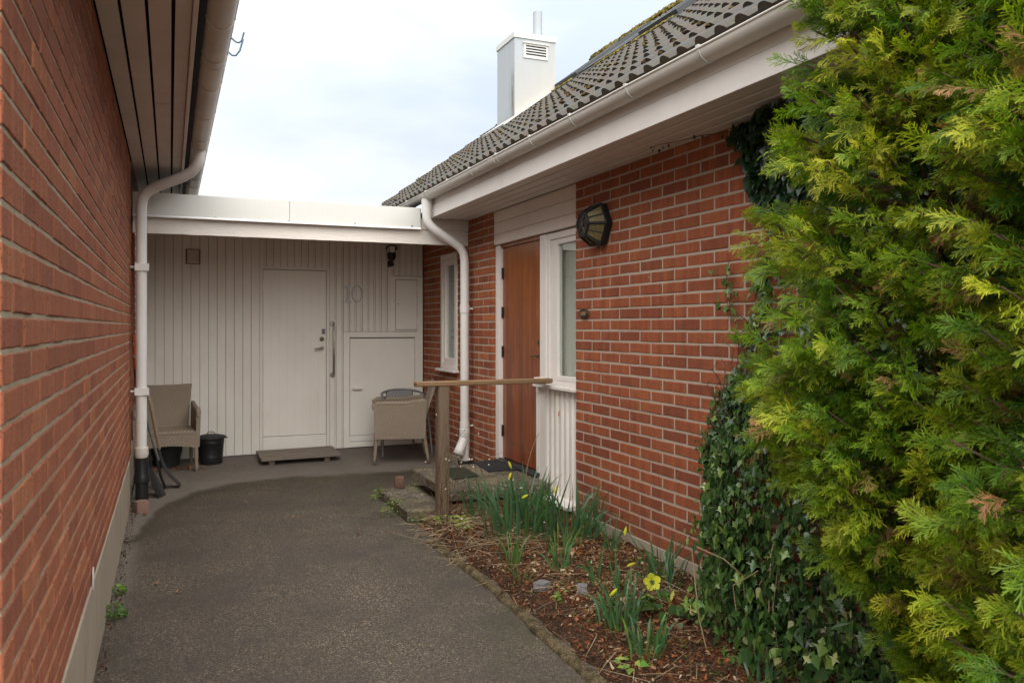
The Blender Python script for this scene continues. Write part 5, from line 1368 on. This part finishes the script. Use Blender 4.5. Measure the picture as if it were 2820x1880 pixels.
tend = [(RX - .015, 3.5 + .0, 2.56), (RX - .06, 3.62, 2.572), (RX - .10, 3.80, 2.588), (RX - .14, 3.96, 2.585), (RX - .17, 4.1, 2.595), (RX - .16, 4.2, 2.598)]
vine(tend, .003, .15)
side = [(RX - .02, 3.50, 1.56), (RX - .03, 3.62, 1.64), (RX - .03, 3.66, 1.76), (RX - .02, 3.64, 1.90)]; vine(side, .0035, .3)
side2 = [(RX - .02, 3.86, .82), (RX - .03, 3.78, .98), (RX - .03, 3.70, 1.12), (RX - .02, 3.66, 1.22)]; vine(side2, .003, .2)
side3 = [(2.62, 3.95, .18), (2.68, 3.86, .34), (2.76, 3.80, .52), (2.79, 3.74, .66)]; vine(side3, .003, .2)
side4 = [(RX - .02, 3.62, 1.1), (RX - .02, 3.60, 1.25), (RX - .02, 3.56, 1.38), (RX - .02, 3.50, 1.52)]; vine(side4, .003, .2)
tw.build('stems', 'twig', ivr, 60)['kind'] = 'stuff'
it = []
for line, nleaf, hue, s0 in ((tend, 12, .08, .03), (side, 30, .72, .05), (side2, 26, .62, .045), (side3, 12, .93, .045), (side4, 18, .7, .045)):
    for k in range(nleaf):
        t = r.uniform(0, len(line) - 1.001); i = int(t); p = np.array(Vector(line[i]).lerp(Vector(line[i + 1]), t - i)) + np.array((-abs(r.normal(0, .02)), r.normal(0, .045), r.normal(0, .03)))
        if line is tend: p = np.array(Vector(line[i]).lerp(Vector(line[i + 1]), t - i)) + r.normal(0, .008, 3)
        it.append((int(r.integers(0, 3)), p, np.array((-.2, r.normal(0, .6), -1.0)), np.array((-1.0, r.normal(0, .4), .3 + r.normal(0, .3))), s0 * r.uniform(.6, 1.2), float(np.clip(hue + r.normal(0, .12), .05, .99)), float(r.uniform(.3, 1))))
V, F, C = place_templates(IV, it); big_mesh('trailing_foliage', V, F, 'ivy', C, ivr, 'stuff')

# --- daffodil clumps
def strap_leaves(mb_list, c, n, h, spread, seed, w_=.011, hue=(.3, .15), lean=(0, 0)):
    r = np.random.default_rng(seed); Vs, Fs, Cs = [], [], []; off = 0; segs = 7
    for k in range(n):
        th = r.uniform(0, 2 * math.pi); rad = spread * math.sqrt(r.random()) * .5; bx, by = c[0] + rad * math.cos(th), c[1] + rad * math.sin(th); bz_ = c[2] - .01
        L = h * r.uniform(.6, 1.1); ta = th + r.normal(0, .5); tilt = abs(r.normal(.16, .20)); bend = abs(r.normal(.75, .60)) if r.random() < .75 else r.uniform(.0, .2)
        if r.random() < .24: bend += 1.1
        p = np.array((bx, by, bz_)); ang = tilt; V = []
        fa = r.uniform(0, math.pi); sd_ = np.array((math.cos(fa), math.sin(fa), 0)); wv = w_ * r.uniform(.7, 1.2); Cc = []
        huek = float(np.clip(r.normal(hue[0], hue[1]), .02, .8))
        for s in range(segs + 1):
            t = s / segs; ww = wv * (1 if t < .7 else (1 - (t - .7) / .3 * .85)) * .5
            d = np.array((math.cos(ta) * math.sin(ang) + lean[0], math.sin(ta) * math.sin(ang) + lean[1], math.cos(ang)))
            sv = sd_ - d * np.dot(sd_, d); sv /= np.linalg.norm(sv)
            V += [p - sv * ww, p + sv * ww]; Cc += [(min(.97, huek + (.45 * (1 - t * 5) if t < .2 else 0)), .55 + .3 * (t), .1)] * 2
            p = p + d * L / segs; ang += bend / segs * (1.8 * t + .1)
        Vs.append(np.array(V)); Cs.append(np.array(Cc)); Fs.append(np.array([(2 * s, 2 * s + 1, 2 * s + 3, 2 * s + 2) for s in range(segs)]) + off); off += len(V)
    return np.concatenate(Vs), np.concatenate(Fs), np.concatenate(Cs)
def bud(mb, base, top, hd, hue=.1):
    pass
def daffodil(label, x, y, n, h, spread, seed, buds=(), w_=.011, hue=(.3, .15)):
    z = soil_z(x, y); root = empty('daffodil_clump', label, 'daffodils', (x, y, z), 'daffodil clumps in the flower bed')
    V, F, C = strap_leaves(None, (x, y, z), n, h, spread, seed, w_, hue); o = big_mesh('foliage', V, F, 'strap', C, root, 'stuff'); o.data.shade_smooth()
    for (bx, by, bz_, ax, ay, az) in buds:
        st = MB(); st.cc = (.5, .5, .1); p0 = Vector((x + (bx - x) * .15, y + (by - y) * .15, z)); p1 = Vector((bx, by, bz_))
        st.tube([p0, p0.lerp(p1, .5) + Vector((0, 0, .02)), p1], [.0035, .003, .0028], 6); st.build('stem', 'strap', root, 60)
        d = Vector((ax, ay, az)).normalized(); fb = MB(); fb.cc = (.25, .6, .1)
        fb.tube([p1 - d * .006, p1 + d * .008, p1 + d * .022, p1 + d * .036, p1 + d * .046], [.003, .0075, .009, .006, .0015], 8); fb.build('flower_bud', 'yellow', root, 60)
    return root
daffodil('tall daffodil clump with four yellow buds in front of the porch slab', 2.21, 5.17, 85, .44, .46, 1, [(2.061, 5.0, .640, .35, -.2, -.9), (2.075, 5.0, .565, -.4, -.2, -.85), (2.16, 4.92, .43, -.9, -.1, -.3), (2.408, 5.0, .45, -.5, -.3, -.8)], .014)
daffodil('dense daffodil clump beside the white corrugated panel, without flowers', 2.50, 4.98, 64, .38, .44, 2, (), .014)
daffodil('bushy daffodil clump between the two tall clumps and the wall', 2.36, 5.30, 40, .40, .24, 14, (), .013)
daffodil('loose daffodil tuft just below the timber board of the porch', 2.20, 5.70, 44, .34, .34, 3, (), .011)
daffodil('short grassy daffodil tuft near the driveway edge', 1.94, 4.66, 24, .20, .12, 4, (), .008, (.6, .12))
daffodil('small grassy tuft of daffodil leaves between the grey stones and the tall clump', 2.14, 4.40, 24, .22, .10, 5, (), .009, (.55, .12))
daffodil('pair of broad daffodil leaves left of the second grey stone', 2.20, 4.05, 6, .28, .05, 6, (), .014, (.45, .1))
daffodil('thin green daffodil leaves right of the grey stones', 2.20, 3.80, 8, .27, .07, 7, (), .012, (.45, .1))
daffodil('low fine daffodil shoots in the middle of the bed', 2.05, 3.66, 12, .12, .12, 8, (), .006, (.55, .12))
daffodil('upright daffodil clump left of the hellebore flowers', 2.03, 3.46, 30, .27, .14, 9, [(1.99, 3.52, .22, .5, -.3, .6)], .011, (.4, .15))
daffodil('daffodil clump in front of the hellebore flowers', 2.00, 3.20, 30, .18, .16, 10, (), .011, (.45, .15))
daffodil('arching daffodil clump behind the hellebore flowers with two buds against the plinth', 2.52, 3.88, 34, .30, .22, 11, [(2.43, 4.12, .372, -.3, -.2, -.8), (2.41, 4.0, .20, -.9, 0, -.2)], .012, (.3, .12))
daffodil('daffodil clump next to the ivy with broad curling leaves', 2.50, 3.10, 22, .26, .12, 12, (), .014, (.35, .12))
daffodil('small daffodil tuft at the bottom of the bed nearest the camera', 2.25, 2.72, 14, .17, .10, 13, (), .012, (.3, .12))
daffodil('slim daffodil tuft against the plinth halfway down the brick wall', 2.62, 4.62, 14, .24, .10, 21, (), .010, (.4, .15))
daffodil('fine grassy tuft in front of the two tall daffodil clumps', 2.28, 4.66, 20, .20, .16, 22, (), .008, (.55, .15))
daffodil('thin grassy tuft at the kerb side of the first grey stone', 1.86, 4.34, 9, .13, .10, 23, (), .006, (.6, .15))
daffodil('drooping daffodil leaves lying over the soil below the first grey stone', 1.98, 3.52, 10, .17, .16, 24, (), .009, (.5, .15))
daffodil('low daffodil shoots between the kerb and the hellebore', 1.95, 3.12, 12, .13, .16, 25, (), .008, (.5, .15))
daffodil('daffodil tuft in front of the ivy, right of the pale hellebore flower', 2.55, 3.42, 16, .22, .14, 26, (), .012, (.35, .15))
# --- hellebore
hb = empty('hellebore', 'hellebore plant with pale yellow five petalled flowers in the front of the bed', 'flowering plant', (2.30, 3.46, .09))
def flower(x, y, z, rad, fx, fy, fz, hue, name='flower'):
    f = Vector((fx, fy, fz)).normalized(); s = f.orthogonal().normalized(); u = f.cross(s); mb = MB()
    for k in range(5):
        a = 2 * math.pi * k / 5 + .3; d = s * math.cos(a) + u * math.sin(a); q = f.cross(d)
        rows = []
        for t, w2, up in ((.08, .12, 0), (.4, .36, .16), (.75, .42, .30), (1.0, .12, .30)):
            c = Vector((x, y, z)) + d * rad * t + f * rad * (up * (1 + .15 * (k % 3)))
            rows.append((c - q * rad * w2 + f * rad * .07, c, c + q * rad * w2 + f * rad * .07))
        mb.cc = (hue, .25 + .25 * (k % 3), .1); V_ = [p for r_ in rows for p in r_]
        mb.add(V_, [(i * 3 + j, i * 3 + j + 1, i * 3 + j + 4, i * 3 + j + 3) for i in range(3) for j in range(2)])
    o = mb.build(name, 'yellow', hb, 70)
    c = MB(); c.cc = (.15, .5, .1)
    for k in range(12):
        a = k * 2.4; rr_ = rad * .28 * math.sqrt(k / 12); p = Vector((x, y, z)) + s * rr_ * math.cos(a) + u * rr_ * math.sin(a); c.tube([p, p + f * rad * .30], .0032, 5)
    c.build('stamens', 'weed', o)
    st = MB(); st.cc = (.6, .5, .1); st.tube([Vector((x, y, z)), Vector((x, y, z)) - f * .02 + Vector((0, 0, .004)), Vector((x * .6 + 2.30 * .4, y * .6 + 3.46 * .4, z * .6 + .03)), (2.30 + (x - 2.3) * .3, 3.46 + (y - 3.46) * .3, .07)], .0032, 6); st.build('stem', 'weed', hb, 60)
flower(2.315, 3.66, .205, .046, -.45, -.85, .30, .45)
flower(2.262, 3.62, .150, .036, -.3, -.7, -.55, .85)
flower(2.369, 3.58, .155, .036, .75, -.45, -.35, .65)
flower(2.365, 3.36, .165, .042, -.35, -.9, .25, .98)
flower(2.335, 3.50, .115, .032, .6, -.3, -.7, .8)
r = np.random.default_rng(4)
it = []
for k in range(34):
    a = r.uniform(0, 6.28); rad = r.uniform(.02, .15); it.append((3 + int(r.integers(2)), np.array((2.31 + rad * math.cos(a), 3.47 + rad * math.sin(a), .10 + r.uniform(0, .06))), np.array((math.cos(a), math.sin(a), r.uniform(-.3, .3))), np.array((r.normal(0, .3), r.normal(0, .3), 1.0)), r.uniform(.05, .09), float(r.uniform(.2, .5)), float(r.uniform(.3, .8))))
V, F, C = place_templates(IV, it); big_mesh('foliage', V, F, 'ivy', C, hb, 'stuff')

# --- small leafy weeds
def weed(name, label, x, y, z, n, rad, h, seed, hue=.6, s0=.016, cat='weed', mat='weed', group='small green weeds'):
    r = np.random.default_rng(seed); root = empty(name, label, cat, (x, y, z), group); it = []
    for k in range(n):
        a = r.uniform(0, 6.28); q = rad * math.sqrt(r.random()); hh = h * (1 - (q / rad) ** 2 * .7) * r.uniform(.3, 1)
        it.append((int(r.integers(0, 5)), np.array((x + q * math.cos(a), y + q * math.sin(a), z + hh)), np.array((math.cos(a), math.sin(a), r.uniform(-.3, .4))), np.array((r.normal(0, .4) - .2, r.normal(0, .4) - .3, 1.0)), s0 * r.uniform(.6, 1.4), float(np.clip(hue + r.normal(0, .15), 0, 1)), float(r.uniform(.3, 1))))
    V, F, C = place_templates(IV, it); big_mesh('foliage', V, F, mat, C, root, 'stuff')
    return root
weed('weed_tuft', 'fresh green ferny weed at the corner of the lower concrete step', 1.665, 6.98, gz(1.7, 7), 110, .075, .12, 1, .7)
weed('weed_tuft', 'larger bright green weed halfway along the side of the lower step', 1.655, 6.42, gz(1.7, 6.4), 190, .10, .14, 2, .72)
weed('weed_tuft', 'small green weed at the near end of the lower step', 1.76, 6.08, gz(1.7, 6), 60, .06, .08, 3, .6)
weed('weed_tuft', 'little green plant growing in the gap under the porch slab', 1.93, 6.85, .12, 26, .03, .09, 31, .6)
weed('weed_tuft', 'grass like green weed against the left plinth', -.275, 5.15, gz(-.3, 5.1), 26, .035, .06, 4, .6, .030)
weed('weed_tuft', 'round leaved green weed against the left plinth nearest the camera', -.268, 4.72, gz(-.3, 4.7), 120, .055, .09, 5, .35, .019)
weed('weed_tuft', 'green sprigs behind the black drain pipe', -.27, 7.62, gz(0, 7.6), 60, .035, .26, 6, .35, .02)
weed('weed_tuft', 'light green seedling in the soil near the kerb, nearest the camera', 1.86, 3.08, soil_z(1.86, 3.08), 12, .06, .05, 7, .85, .038)
weed('weed_tuft', 'light green seedling beside the pale grey stone', 1.93, 3.94, soil_z(1.93, 3.94), 12, .035, .05, 8, .7, .03)
weed('weed_tuft', 'fine green weed at the foot of the right plinth', 2.66, 3.68, soil_z(2.66, 3.68), 70, .05, .07, 9, .55, .014)
weed('weed_tuft', 'flat green weed under the tall daffodils close to the brick plinth', 2.62, 4.35, soil_z(2.6, 4.3), 40, .05, .04, 10, .6, .016)
for i, (x, y, lb) in enumerate([(1.86, 5.80, 'yellow green scalloped plant left of the handrail post foot'), (1.96, 5.66, 'yellow green scalloped plant right of the handrail post foot'), (1.93, 5.50, 'yellow green scalloped plant nearest the driveway edge')]):
    weed('ground_cover_plant', lb, x, y, soil_z(x, y) + .02, 34, .055, .05, 40 + i, .95, .030, 'ground cover plant', 'weed', 'scalloped plants by the post')
# green sprinkles over the bed
r = np.random.default_rng(8); it = []
for k in range(1300):
    y = r.uniform(2.2, 5.9); x = r.uniform(1.78, 2.75)
    if fbm(x * 2.5, y * 2.5, 3, 3) < .05: continue
    it.append((int(r.integers(0, 5)), np.array((x, y, soil_z(x, y) + .008 + r.uniform(0, .02))), np.array((r.normal(), r.normal(), .1)), np.array((r.normal(0, .3), r.normal(0, .3), 1)), r.uniform(.010, .020), float(r.uniform(.1, .8)), float(r.uniform(.2, .8))))
V, F, C = place_templates(IV, it); o = big_mesh('ground_cover', V, F, 'weed', C); tagit(o, 'tiny green seedlings scattered over the soil of the flower bed', 'ground cover', None, 'stuff')

# --- litter on the bed
r = np.random.default_rng(31); n = 34000
y = r.uniform(1.6, 6.0, n); x = 1.72 + (r.uniform(0, 1, n) ** .9) * 1.06
P0 = np.array([(a, b, soil_z(a, b) + .004 + abs(c)) for a, b, c in zip(x, y, r.normal(0, .008, n))])
D = np.stack([r.normal(0, 1, n), r.normal(0, 1, n), r.normal(0, .25, n)], 1); D /= np.linalg.norm(D, axis=1, keepdims=True)
N = np.stack([r.normal(0, .6, n), r.normal(0, .6, n), np.ones(n)], 1); N -= D * np.sum(N * D, 1, keepdims=True); N /= np.linalg.norm(N, axis=1, keepdims=True)
kind = r.random(n)
L = np.where(kind < .8, r.uniform(.008, .030, n), r.uniform(.010, .030, n)); W = np.where(kind < .8, r.uniform(.0012, .0035, n), r.uniform(.004, .014, n))
V, F = ribbons(P0, D, L, W, N, r.normal(0, .45, n), 2)
pale = ((x > 1.95) & (y > 3.7) & (y < 4.9)).astype(float) * (r.random(n) < .22)
W = W * (1 + .8 * pale)
V, F = ribbons(P0, D, L, W, N, r.normal(0, .45, n), 2)
hue = np.clip(np.where(kind < .8, r.normal(.46, .18, n), r.normal(.50, .30, n)) + .3 * pale, 0, 1); val = r.uniform(.1, .9, n)
C = np.zeros((len(V), 3)); C[:, 0] = np.repeat(hue, 6); C[:, 1] = np.repeat(val, 6)
o = big_mesh('leaf_litter', V, F, 'litter', C); tagit(o, 'rust brown needles and dead leaves covering the flower bed', 'leaf litter', None, 'stuff')
# straw stems
n = 900; y = r.uniform(2.0, 5.95, n); y[:380] = r.uniform(4.9, 6.0, 380); x = r.uniform(1.72, 2.6, n); x[:380] = r.uniform(1.64, 2.35, 380)
th = r.uniform(0, 6.28, n); th[:380] = r.normal(.2, 1.0, 380) + np.pi * (r.random(380) < .5)
P0 = np.array([(a, b, soil_z(a, b) + .02 + c) for a, b, c in zip(x, y, r.uniform(0, .03, n))])
D = np.stack([np.cos(th), np.sin(th), r.normal(.05, .15, n)], 1); D /= np.linalg.norm(D, axis=1, keepdims=True)
N = np.tile((.0, -.35, 1.0), (n, 1)) + r.normal(0, .1, (n, 3))
V, F = ribbons(P0, D, r.uniform(.08, .30, n), np.where(np.arange(n) < 380, r.uniform(.0025, .0055, n), r.uniform(.002, .0036, n)), N, r.normal(-.08, .12, n), 2)
C = np.zeros((len(V), 3)); C[:, 0] = np.repeat(np.clip(r.normal(.65, .2, n), 0, 1), 6); C[:, 1] = np.repeat(r.uniform(.2, .9, n), 6)
o = big_mesh('straw', V, F, 'twig', C); tagit(o, 'dry straw coloured stems lying over the soil and the kerb', 'dead stems', None, 'stuff')
# dry standing twigs with seed heads by the post
tg = empty('dry_seed_plant', 'dead twiggy plant with small white seed heads around the handrail post', 'dead plant', (1.88, 5.80, .06))
tw = MB(); sd_ = MB(); r = random.Random(5)
def grow(p, d, L, rad, lev):
    pts = [Vector(p)]; dd = Vector(d)
    for k in range(4):
        dd = (dd + Vector((r.gauss(0, .12), r.gauss(0, .12), r.gauss(0, .06)))).normalized(); pts.append(pts[-1] + dd * L / 4)
    tw.cc = (r.uniform(.05, .5), .5, .1); tw.tube(pts, [rad, rad * .85, rad * .7, rad * .6, rad * .5], 4, False)
    if lev > 0:
        for k in range(r.choice((2, 3))):
            q = pts[r.choice((2, 3, 4))]; grow(q, (dd + Vector((r.gauss(0, .55), r.gauss(0, .55), r.gauss(.05, .3)))).normalized(), L * .45, rad * .6, lev - 1)
    elif r.random() < .30:
        e = pts[-1]; blob(sd_, e, r.uniform(.005, .009), r.randrange(999))
for k in range(15):
    grow((1.88 + r.gauss(0, .07), 5.76 + r.gauss(0, .06), .05), (r.gauss(-.05, .32), r.gauss(-.05, .25), 1), r.uniform(.35, .62), .0024, 2)
for k in range(12):
    grow((2.1 + r.gauss(0, .25), 5.35 + r.gauss(0, .3), .05), (r.gauss(0, .4), r.gauss(0, .3), 1), r.uniform(.2, .4), .0022, 1)
tw.build('stems', 'twig', tg, 60)['kind'] = 'stuff'; sd_.build('seed_heads', 'seed', tg, 60)['kind'] = 'stuff'
db = empty('bare_briar', 'bare thin stems with a bent tip standing in the bed beside the ivy', 'dead plant', (2.4, 2.95, .06))
tw = MB()
for k in range(3):
    bx, by = 2.38 + r.gauss(0, .08), 2.98 + r.gauss(0, .10); tw.cc = (r.uniform(.4, .9), .5, .1)
    tw.tube([(bx, by, .05), (bx + r.gauss(0, .03), by + r.gauss(0, .03), .22), (bx + r.gauss(-.02, .05), by + r.gauss(0, .05), .38), (bx + r.gauss(-.08, .08), by + r.gauss(0, .08), .50)], [.004, .0035, .003, .002], 5, False)
tw.tube([(2.43, 3.02, .05), (2.42, 3.04, .25), (2.41, 3.05, .40), (2.36, 3.12, .46), (2.28, 3.22, .50)], .0035, 5, False)
tw.build('stems', 'twig', db, 60)['kind'] = 'stuff'
ct = empty('curling_stalk', 'thin pale curling stalk in front of the lower half of the teak door', 'dead plant', (2.45, 5.6, .06))
tw = MB(); tw.cc = (.75, .5, .1)
tw.tube([(2.30, 5.5, .08), (2.36, 5.52, .28), (2.42, 5.54, .42), (2.44, 5.55, .52), (2.47, 5.56, .60), (2.50, 5.56, .68), (2.54, 5.57, .74)], .0022, 5, False)
tw.tube([(2.44, 5.55, .52), (2.42, 5.55, .46), (2.40, 5.55, .44), (2.385, 5.55, .47)], .0018, 5, False)
tw.tube([(2.47, 5.56, .60), (2.44, 5.56, .61), (2.42, 5.56, .65)], .0016, 5, False)
tw.tube([(2.42, 5.54, .42), (2.45, 5.54, .38), (2.455, 5.54, .33)], .0016, 5, False)
tw.build('stems', 'twig', ct, 60)
# fallen leaves by the bin and on the drive
r = np.random.default_rng(77); it = []
spots = [(.05, 9.0, .10, 46), (.25, 8.95, .08, 14), (.62, 9.0, .12, 5), (.75, 8.8, .1, 3), (-.22, 7.75, .05, 6), (-.25, 7.2, .04, 3), (1.15, 7.3, .6, 4), (.1, 5.2, .15, 2), (.9, 6.4, .8, 5), (1.4, 6.9, .4, 4)]
for (a, b, s_, n_) in spots:
    for k in range(n_):
        xx, yy = a + r.normal(0, s_), b + r.normal(0, s_ * .6); xx = max(-.28, xx)
        it.append((int(r.integers(0, 5)), np.array((xx, yy, gz(xx, yy) + .008 + r.uniform(0, .012))), np.array((r.normal(), r.normal(), .1)), np.array((r.normal(0, .35), r.normal(0, .35), 1)), r.uniform(.022, .045), float(np.clip(r.normal(.68, .12), 0, 1)), float(r.uniform(.3, .9))))
V, F, C = place_templates(IV, it); o = big_mesh('fallen_leaves', V, F, 'litter', C); tagit(o, 'dry brown leaves blown under the left armchair and over the driveway', 'fallen leaves', None, 'stuff')
# grit and debris along the left plinth
n = 900; yv = r.uniform(1.5, 7.6, n); xv_ = -.30 + np.abs(r.normal(0, .03, n))
P0 = np.array([(a, b, gz(a, b) + .005) for a, b in zip(xv_, yv)]); D = np.stack([r.normal(0, 1, n), r.normal(0, 1, n), r.normal(0, .3, n)], 1); D /= np.linalg.norm(D, axis=1, keepdims=True)
N = np.tile((0.0, 0, 1), (n, 1)) + r.normal(0, .3, (n, 3)); V, F = ribbons(P0, D, r.uniform(.005, .016, n), r.uniform(.003, .010, n), N, r.normal(0, .4, n), 2)
C = np.zeros((len(V), 3)); C[:, 0] = np.repeat(np.clip(r.normal(.15, .2, n), 0, 1), 6); C[:, 1] = np.repeat(r.uniform(.1, .7, n), 6)
o = big_mesh('grit', V, F, 'litter', C); tagit(o, 'dark grit and crumbs gathered along the foot of the left plinth', 'grit', None, 'stuff')

print('TRIS', sum(len(p.vertices) - 2 for me in bpy.data.meshes for p in me.polygons) if True else 0)
print('tris', sum(len(o.data.polygons) for o in bpy.data.objects if o.type == 'MESH'), 'objects', len(bpy.data.objects))
